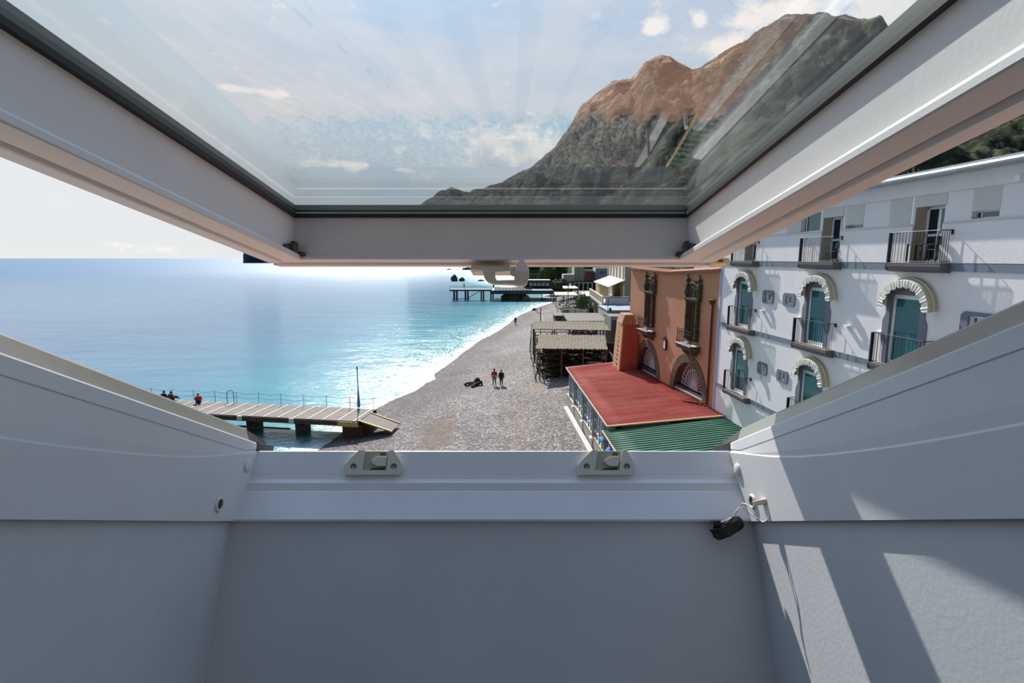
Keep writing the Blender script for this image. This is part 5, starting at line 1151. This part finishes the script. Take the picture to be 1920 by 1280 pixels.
# white and grey house with arches
hs = empty('arched_house', (20, 172, 3.2), label='grey two storey house with a white arcade behind the bush', cat='building')
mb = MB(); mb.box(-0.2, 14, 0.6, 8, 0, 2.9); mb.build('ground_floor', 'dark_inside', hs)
for k in range(9):
    x = -0.2 + 1.45 * k; MB().box(x, x + 0.32, -0.2, 0.4, 0, 2.3).build('arcade_pillar', 'white_wall', hs)
ab = MB()
for k in range(8):
    x = -0.2 + 1.45 * k + 0.16; n = 8
    for i in range(n):
        a0, a1 = PI * i / n, PI * (i + 1) / n; xc = x + 0.725
        q_ = [(xc + 0.57 * math.cos(a0), 1.9 + 0.5 * math.sin(a0)), (xc + 0.57 * math.cos(a1), 1.9 + 0.5 * math.sin(a1)), (xc + 0.725 * math.cos(a1), 2.75), (xc + 0.725 * math.cos(a0), 2.75)]
        ab.hexa([(a, -0.2, b_) for a, b_ in q_], [(a, 0.4, b_) for a, b_ in q_])
ab.build('arches', 'white_wall', hs)
MB().box(-1.5, 14, -0.6, 8, 2.75, 3.0).build('arcade_roof', 'rust_beam', hs)
MB().box(0.0, 3.2, 1, 8, 3.0, 7.6).build('upper_block', 'grey_house', hs); MB().box(3.2, 7.6, 2.5, 8, 3.0, 6.2).build('upper_middle', 'pale_concrete', hs); MB().box(7.0, 13, 1.5, 8, 3.0, 7.2).build('right_block', 'grey_house', hs)
MB().box(3.0, 6.2, 0.6, 3, 6.2, 6.6).build('cloth_roof', 'cream_trim', hs)
MB().hexa([(3.6, 0.8, 3.2), (5.0, 0.8, 3.2), (5.9, 1.4, 5.8), (4.6, 1.4, 5.8)], [(3.6, 0.9, 3.2), (5.0, 0.9, 3.2), (5.9, 1.5, 5.8), (4.6, 1.5, 5.8)]).build('red_cloth', 'red_awning', hs)
MB().hexa([(5.1, 0.8, 3.2), (6.4, 0.8, 3.2), (6.6, 1.4, 5.8), (6.0, 1.4, 5.8)], [(5.1, 0.9, 3.2), (6.4, 0.9, 3.2), (6.6, 1.5, 5.8), (6.0, 1.5, 5.8)]).build('blue_cloth', 'steel_blue', hs)
MB().box(8.4, 9.8, 1.35, 1.5, 5.2, 6.2).build('blue_window', 'blue_cloth', hs)
MB().box(-3.5, 0, 0, 6, 2.6, 5.2).build('side_wing', 'pale_concrete', hs)

# bushes and trees
def leafy(name, loc, s, m_, label, cat, seed, parent=None, nl=900, ls=0.28):
    rnd = random.Random(seed); mb = MB()
    for k in range(nl):
        d = Vector((rnd.gauss(0, 1), rnd.gauss(0, 1), rnd.gauss(0, 1))).normalized(); rr_ = (0.72 + 0.28 * rnd.random()) * (1 + 0.28 * noise.noise(d * 2.2 + Vector((seed, 0, 0))))
        p_ = Vector((d.x * s[0] * rr_, d.y * s[1] * rr_, d.z * s[2] * rr_))
        a = Vector((rnd.gauss(0, 1), rnd.gauss(0, 1), rnd.gauss(0, 1))).normalized(); b_ = a.cross(d).normalized() if abs(a.dot(d)) < 0.98 else Vector((1, 0, 0)); a = b_.cross(d).normalized() * 0.8 + d * 0.4
        l_ = ls * rnd.uniform(0.6, 1.3)
        mb.add([p_ - a * l_, p_ + b_ * l_ * 0.5, p_ + a * l_, p_ - b_ * l_ * 0.5], [(0, 1, 2, 3)])
    o = empty(name, loc, label=label, cat=cat)
    mb.build('foliage', m_, o); c = rock('inner_foliage', (0, 0, 0), (s[0] * 0.74, s[1] * 0.74, s[2] * 0.78), m_, '', seed=seed); c.parent = o
    MB().tube([(0, 0, -s[2] - 0.8), (0, 0, 0)], 0.18, 6).build('trunk', 'dark_timber', o)
    return o
leafy('bush', (14.9, 113, 4.1), (1.5, 2.4, 2.1), 'leaf', 'round green bush in front of the blue glazed bay', 'bush', 1)
leafy('bush', (15.6, 108.5, 2.9), (1.0, 2.0, 1.3), 'hedge', 'low green hedge at the foot of the blue glazed bay', 'hedge', 2)
leafy('tree', (13.0, 200, 7.6), (3.6, 3.2, 4.2), 'leaf', 'light green tree above the glass pavilion', 'tree', 3, nl=1200, ls=0.5)
leafy('tree', (17.5, 206, 8.2), (4.2, 3.2, 4.8), 'leaf_dark', 'dark tree between the light green tree and the grey house', 'tree', 4, nl=1200, ls=0.5)
leafy('tree', (15.4, 170, 4.8), (3.0, 3.0, 2.2), 'leaf_dark', 'dark low tree canopy left of the arched house', 'tree', 5, nl=1000, ls=0.4)
leafy('tree', (28.5, 200, 10.5), (7.0, 4.0, 4.0), 'leaf', 'green tree crowns above the roof of the arched house', 'tree', 6, nl=1600, ls=0.6)
leafy('tree', (7.5, 222, 9.5), (6.0, 3.0, 3.5), 'leaf_dark', 'dark shrubs on the slope right of the sash handle', 'tree', 7, nl=1300, ls=0.6)
leafy('bush', (17.0, 160, 4.3), (1.6, 1.4, 1.0), 'leaf', 'small shrub in front of the white arcade', 'bush', 8, nl=400, ls=0.3)

# ================================================================== NEAR JETTY
jt = empty('wooden_jetty', (-11.1, 39.6, 0), (0, 0, R(171)), label='wooden jetty with pale battens reaching out over the turquoise water', cat='jetty')
JL = 26.0; W2 = 1.62; JZ = 1.6
# local x runs out to sea (left in the photo); local +y is the side nearer the camera
mb = MB(); n = 100
for k in range(12): mb.box(0, JL, -W2 + 2 * W2 * k / 12 + 0.012, -W2 + 2 * W2 * (k + 1) / 12 - 0.012, JZ - 0.05, JZ)
mb.build('deck_planks', 'deck_plank', jt)
for k in range(22): MB().bar((1.21 * k + 0.35, -W2 - 0.05, JZ + 0.015), (1.21 * k - 0.35 + 0.7, W2 + 0.05, JZ + 0.015), 0.10, 0.035).build('batten', 'batten', jt)
for y in (-W2, W2): MB().box(0, JL, y - 0.08, y + 0.08, JZ - 0.40, JZ - 0.05).build('side_beam', 'rust_beam', jt)
MB().box(5.6, JL, W2 - 0.2, W2 - 0.05, JZ - 0.95, JZ - 0.85).build('lower_pipe', 'rust_beam', jt)
MB().box(0.0, 1.6, W2 - 0.05, W2 + 0.12, JZ - 0.42, JZ - 0.05).build('end_plate', 'yellow_paint', jt)
for x in (5.2, 9.3, 14.5, 19.5):
    MB().box(x - 0.33, x + 0.33, -0.2, 0.9, -1.2, 0.80).build('pier_block', 'rock_dark', jt)
    MB().box(x - 0.15, x + 0.15, 0.6, 1.2, 0.7, JZ - 0.35).build('bearing_post', 'rust_beam', jt)
MB().box(-0.2, 1.4, -1.4, 1.4, 0.2, JZ - 0.35).build('shore_block', 'rust_beam', jt)
for x in (5.3, 9.6): MB().box(x - 0.2, x + 0.2, W2 + 0.02, W2 + 0.14, JZ - 0.42, JZ).build('cleat', 'batten', jt)
for k in range(12):
    x = 0.2 + 2.0 * k; MB().tube([(x, -W2, JZ), (x, -W2, JZ + 0.95)], 0.02, 5).build('rail_post', 'rope', jt)
rp = MB()
for zz in (0.9, 0.5):
    for k in range(11):
        a = 0.2 + 2.0 * k; pts = [(a + 2.0 * i / 6, -W2, JZ + zz - 0.12 * math.sin(PI * i / 6)) for i in range(7)]; rp.tube(pts, 0.012, 4)
rp.build('rope', 'rope', jt)
MB().tube(sm([(12.4, -W2 + 0.1, JZ), (12.4, -W2 + 0.1, JZ + 0.8), (12.55, -W2, JZ + 1.0), (12.85, -W2, JZ + 1.0), (13.0, -W2 + 0.1, JZ + 0.8), (13.0, -W2 + 0.1, JZ)]), 0.03, 6).build('ladder_hoop', 'rope', jt)
# gangway
mb = MB(); mb.bar((0.1, W2 - 0.2, JZ), (-2.6, W2 + 0.0, 0.95), 0.12, 0.10); mb.bar((0.1, -W2 + 0.9, JZ), (-2.4, -W2 + 1.2, 0.95), 0.10, 0.08); o = mb.build('gangway_beam', 'yellow_paint', jt)
mb = MB(); mb.hexa([(0.1, -W2 + 0.9, JZ - 0.06), (0.1, W2 - 0.2, JZ - 0.06), (-2.5, W2 - 0.1, 0.86), (-2.4, -W2 + 1.2, 0.86)], [(0.1, -W2 + 0.9, JZ - 0.01), (0.1, W2 - 0.2, JZ - 0.01), (-2.5, W2 - 0.1, 0.91), (-2.4, -W2 + 1.2, 0.91)]); mb.build('gangway', 'deck_plank', jt)
# furled parasol on the jetty
P_ = at_z(673, 764, 1.6)
e = empty('furled_parasol', P_, label='thin mast with a furled blue parasol on the near jetty', cat='parasol')
MB().tube([(0, 0, 0), (0, 0, 3.25)], 0.035, 6).build('pole', 'steel_blue', e)
MB().lathe([(0.05, 0.0), (0.14, 0.15), (0.10, 0.7), (0.05, 1.5), (0.03, 1.9)], (0, 0, 0), 8).build('canopy', 'blue_cloth', e)
MB().lathe([(0.05, 3.18), (0.07, 3.28), (0.02, 3.38)], (0, 0, 0), 8).build('finial', 'iron', e)

# ================================================================== PEOPLE
def skin_obj(name, J, E, m_, parent=None, sub=2):
    """J: name->(pos, radius); E: edges; root is first joint"""
    keys = list(J); me = bpy.data.meshes.new(name); me.from_pydata([J[k][0] for k in keys], [(keys.index(a), keys.index(b_)) for a, b_ in E], [])
    o = bpy.data.objects.new(name, me); C.objects.link(o); me.materials.append(MT[m_])
    s_ = o.modifiers.new('skin', 'SKIN'); s_.use_smooth_shade = True
    for i, k in enumerate(keys):
        r_ = J[k][1]; me.skin_vertices[0].data[i].radius = r_ if isinstance(r_, tuple) else (r_, r_)
    me.skin_vertices[0].data[0].use_root = True
    ss_ = o.modifiers.new('sub', 'SUBSURF'); ss_.levels = sub; ss_.render_levels = sub
    if parent: o.parent = parent
    return o
def person(loc, rz, label, shirt, legs, pose='stand', h=1.75, coat=False, part='jacket', arm=None):
    s = h / 1.75; e = {}
    def V(x, y, z): return (x * s, y * s, z * s)
    if pose == 'stand':
        J = {'pelvis': (V(0, 0, 0.95), 0.135), 'chest': (V(0, 0.01, 1.25), 0.12), 'neck': (V(0, 0, 1.46), 0.06), 'head': (V(0, -0.01, 1.60), 0.09), 'crown': (V(0, 0, 1.70), 0.07)}
        for sg, n in ((-1, 'l'), (1, 'r')):
            fw = 0.10 * sg * (1 if not coat else 0.3)
            J['hip' + n] = (V(0.09 * sg, 0, 0.88), 0.09); J['knee' + n] = (V(0.10 * sg, fw * 0.7, 0.48), 0.06); J['ank' + n] = (V(0.11 * sg, fw * 0.6, 0.09), 0.04); J['toe' + n] = (V(0.12 * sg, fw * 0.6 - 0.16, 0.03), 0.035)
            J['sh' + n] = (V(0.18 * sg, 0, 1.40), 0.06); J['elb' + n] = (V(0.25 * sg, 0.02, 1.12), 0.045); J['wr' + n] = (V(0.25 * sg, -0.06, 0.87), 0.03)
    else:
        J = {'pelvis': (V(0, 0, 0.12), 0.14), 'chest': (V(0, 0.06, 0.42), 0.12), 'neck': (V(0, 0.0, 0.62), 0.06), 'head': (V(0, -0.05, 0.76), 0.09), 'crown': (V(0, -0.04, 0.86), 0.07)}
        for sg, n in ((-1, 'l'), (1, 'r')):
            J['hip' + n] = (V(0.10 * sg, -0.04, 0.10), 0.09); J['knee' + n] = (V(0.13 * sg, -0.40, 0.34), 0.06); J['ank' + n] = (V(0.12 * sg, -0.66, 0.06), 0.04); J['toe' + n] = (V(0.12 * sg, -0.80, 0.05), 0.035)
            J['sh' + n] = (V(0.18 * sg, 0.05, 0.56), 0.06); J['elb' + n] = (V(0.25 * sg, 0.02, 0.30), 0.045); J['wr' + n] = (V(0.16 * sg, -0.22, 0.26), 0.03)
    for n in 'lr':
        w0 = Vector(J['wr' + n][0]); el = Vector(J['elb' + n][0]); d = (w0 - el).normalized(); sd_ = d.cross(Vector((1, 0, 0))).normalized()
        J['palm' + n] = (tuple(w0 + d * 0.06 * s), 0.035)
        for k in range(4): J['f%d' % k + n] = (tuple(w0 + d * (0.15 - 0.008 * abs(k - 1.5)) * s + sd_ * (k - 1.5) * 0.022 * s), 0.010)
        J['th' + n] = (tuple(w0 + d * 0.09 * s + sd_ * 0.055 * s), 0.011)
    E = [('pelvis', 'chest'), ('chest', 'neck'), ('neck', 'head'), ('head', 'crown')]
    for n in 'lr':
        E += [('pelvis', 'hip' + n), ('hip' + n, 'knee' + n), ('knee' + n, 'ank' + n), ('ank' + n, 'toe' + n), ('chest', 'sh' + n), ('sh' + n, 'elb' + n), ('elb' + n, 'wr' + n), ('wr' + n, 'palm' + n), ('palm' + n, 'th' + n)] + [('palm' + n, 'f%d' % k + n) for k in range(4)]
    b = skin_obj('person', J, E, 'skin'); b.location = loc; b.rotation_euler = (0, 0, rz); tag(b, label, 'person')
    g = 1.42
    T = {k: (J[k][0], J[k][1] * g) for k in ('chest', 'pelvis', 'shl', 'shr', 'elbl', 'elbr', 'wrl', 'wrr')}
    for n in 'lr': T['wr' + n] = (T['wr' + n][0], 0.042)
    nk = Vector(J['neck'][0]); T['neck'] = (tuple(nk - Vector((0, 0, 0.03 * s))), 0.085)
    ET = [('chest', 'pelvis'), ('chest', 'neck'), ('chest', 'shl'), ('chest', 'shr'), ('shl', 'elbl'), ('shr', 'elbr'), ('elbl', 'wrl'), ('elbr', 'wrr')]
    if coat: T['hem'] = (V(0, 0, 0.70), 0.19); ET.append(('pelvis', 'hem'))
    skin_obj(part, T, ET, shirt, b)
    Tp = {k: (J[k][0], J[k][1] * 1.18) for k in ('pelvis', 'hipl', 'hipr', 'kneel', 'kneer', 'ankl', 'ankr')}
    skin_obj('trousers', Tp, [('pelvis', 'hipl'), ('pelvis', 'hipr'), ('hipl', 'kneel'), ('hipr', 'kneer'), ('kneel', 'ankl'), ('kneer', 'ankr')], legs, b)
    for n in 'lr': skin_obj('shoe', {'a': (J['ank' + n][0], 0.05), 'b': (J['toe' + n][0], 0.045)}, [('a', 'b')], 'dark_trousers', b, 1)
    hd = Vector(J['head'][0])
    bm = bmesh.new(); bmesh.ops.create_icosphere(bm, subdivisions=2, radius=0.112 * s)
    for v in bm.verts: v.co.x *= 0.92; v.co.z *= 1.05
    me = bpy.data.meshes.new('hair'); bm.to_mesh(me); bm.free(); me.materials.append(MT['hair']); o = bpy.data.objects.new('hair', me); C.objects.link(o); o.location = hd + Vector((0, 0.035, 0.03)) * s; o.parent = b
    # face details
    f_ = MB(); f_.box(-0.012 * s, 0.012 * s, hd.y - 0.115 * s, hd.y - 0.08 * s, hd.z - 0.02 * s, hd.z + 0.015 * s); f_.build('nose', 'skin', b)
    for sg in (-1, 1): MB().lathe([(0.011, -0.004), (0.011, 0.004)], (sg * 0.032 * s, hd.y - 0.088 * s, hd.z + 0.02 * s), 8, M=Matrix.Rotation(R(90), 3, 'X')).build('eye', 'hair', b)
    return b
g1 = at_z(927, 726, 0.95); g2 = at_z(940, 727, 0.95)
person((g1.x, g1.y, land_h(g1.x, g1.y)), R(172), 'person in a red top and blue jeans standing on the beach', 'red_shirt', 'blue_jeans', h=1.78)
person((g2.x, g2.y, land_h(g2.x, g2.y)), R(186), 'person in a long black coat beside the one in red', 'black_coat', 'dark_trousers', h=1.62, coat=True, part='coat')
g3 = at_z(966.5, 601, 1.2); person((g3.x, g3.y, land_h(g3.x, g3.y)), R(180), 'distant person in dark clothes walking on the far beach', 'dark_trousers', 'dark_trousers', h=1.7)
for px, py, rz, lab, sh_ in ((371, 738, 30, 'person in a red orange jacket sitting on the near jetty', 'red_shirt'), (320, 734, 160, 'person with dark hair and a reddish jacket sitting at the left of the jetty', 'rust_beam'), (307, 733, 170, 'leftmost person sitting on the jetty, only the head showing over the frame', 'dark_trousers')):
    q_ = at_z(px, py + 2, JZ + 0.72); person((q_.x, q_.y, JZ + 0.04), R(rz), lab, sh_, 'dark_trousers', 'sit', h=1.6)

# dark driftwood heap on the beach
q_ = at_z(889, 722, 1.0); random.seed(11)
e = empty('driftwood_heap', (q_.x, q_.y, land_h(q_.x, q_.y)), label='black heap of gnarled driftwood lying on the shingle', cat='driftwood')
for k, pts in enumerate([[(-0.95, 0.1, 0.12), (-0.7, -0.1, 0.30), (-0.3, 0.1, 0.32), (0.3, 0.35, 0.30)], [(-0.95, 0.1, 0.08), (-0.6, -0.3, 0.10), (-0.4, -0.1, 0.22), (0.0, -0.1, 0.24)], [(0.0, 0.1, 0.22), (0.1, 0.45, 0.45), (0.35, 0.5, 0.55), (0.4, 0.2, 0.2)],
                         [(-0.1, -0.9, 0.08), (0.1, -0.4, 0.25), (0.3, -0.1, 0.25), (0.5, 0.0, 0.30)], [(0.2, -0.4, 0.1), (0.55, -0.1, 0.25), (0.72, 0.0, 0.50), (0.8, -0.3, 0.05)], [(0.0, 0.6, 0.3), (0.3, 0.6, 0.62), (0.45, 0.4, 0.40), (0.2, 0.2, 0.2)], [(0.5, -0.3, 0.05), (0.9, -0.2, 0.05), (1.5, 0.1, 0.04)]]):
    MB().tube(sm(pts, 5), [0.14 if k in (2, 3, 5) else 0.09] * (5 * (len(pts) - 1) + 1) if k < 6 else 0.02, 8).build('branch', 'driftwood', e, smooth=True)
MB().hexa([(-0.45, -0.35, 0.05), (0.4, 0.0, 0.05), (0.4, 0.15, 0.05), (-0.45, -0.15, 0.05)], [(-0.45, -0.35, 0.12), (0.4, 0.0, 0.16), (0.4, 0.15, 0.16), (-0.45, -0.15, 0.12)]).build('pale_board', 'pale_wood', e)
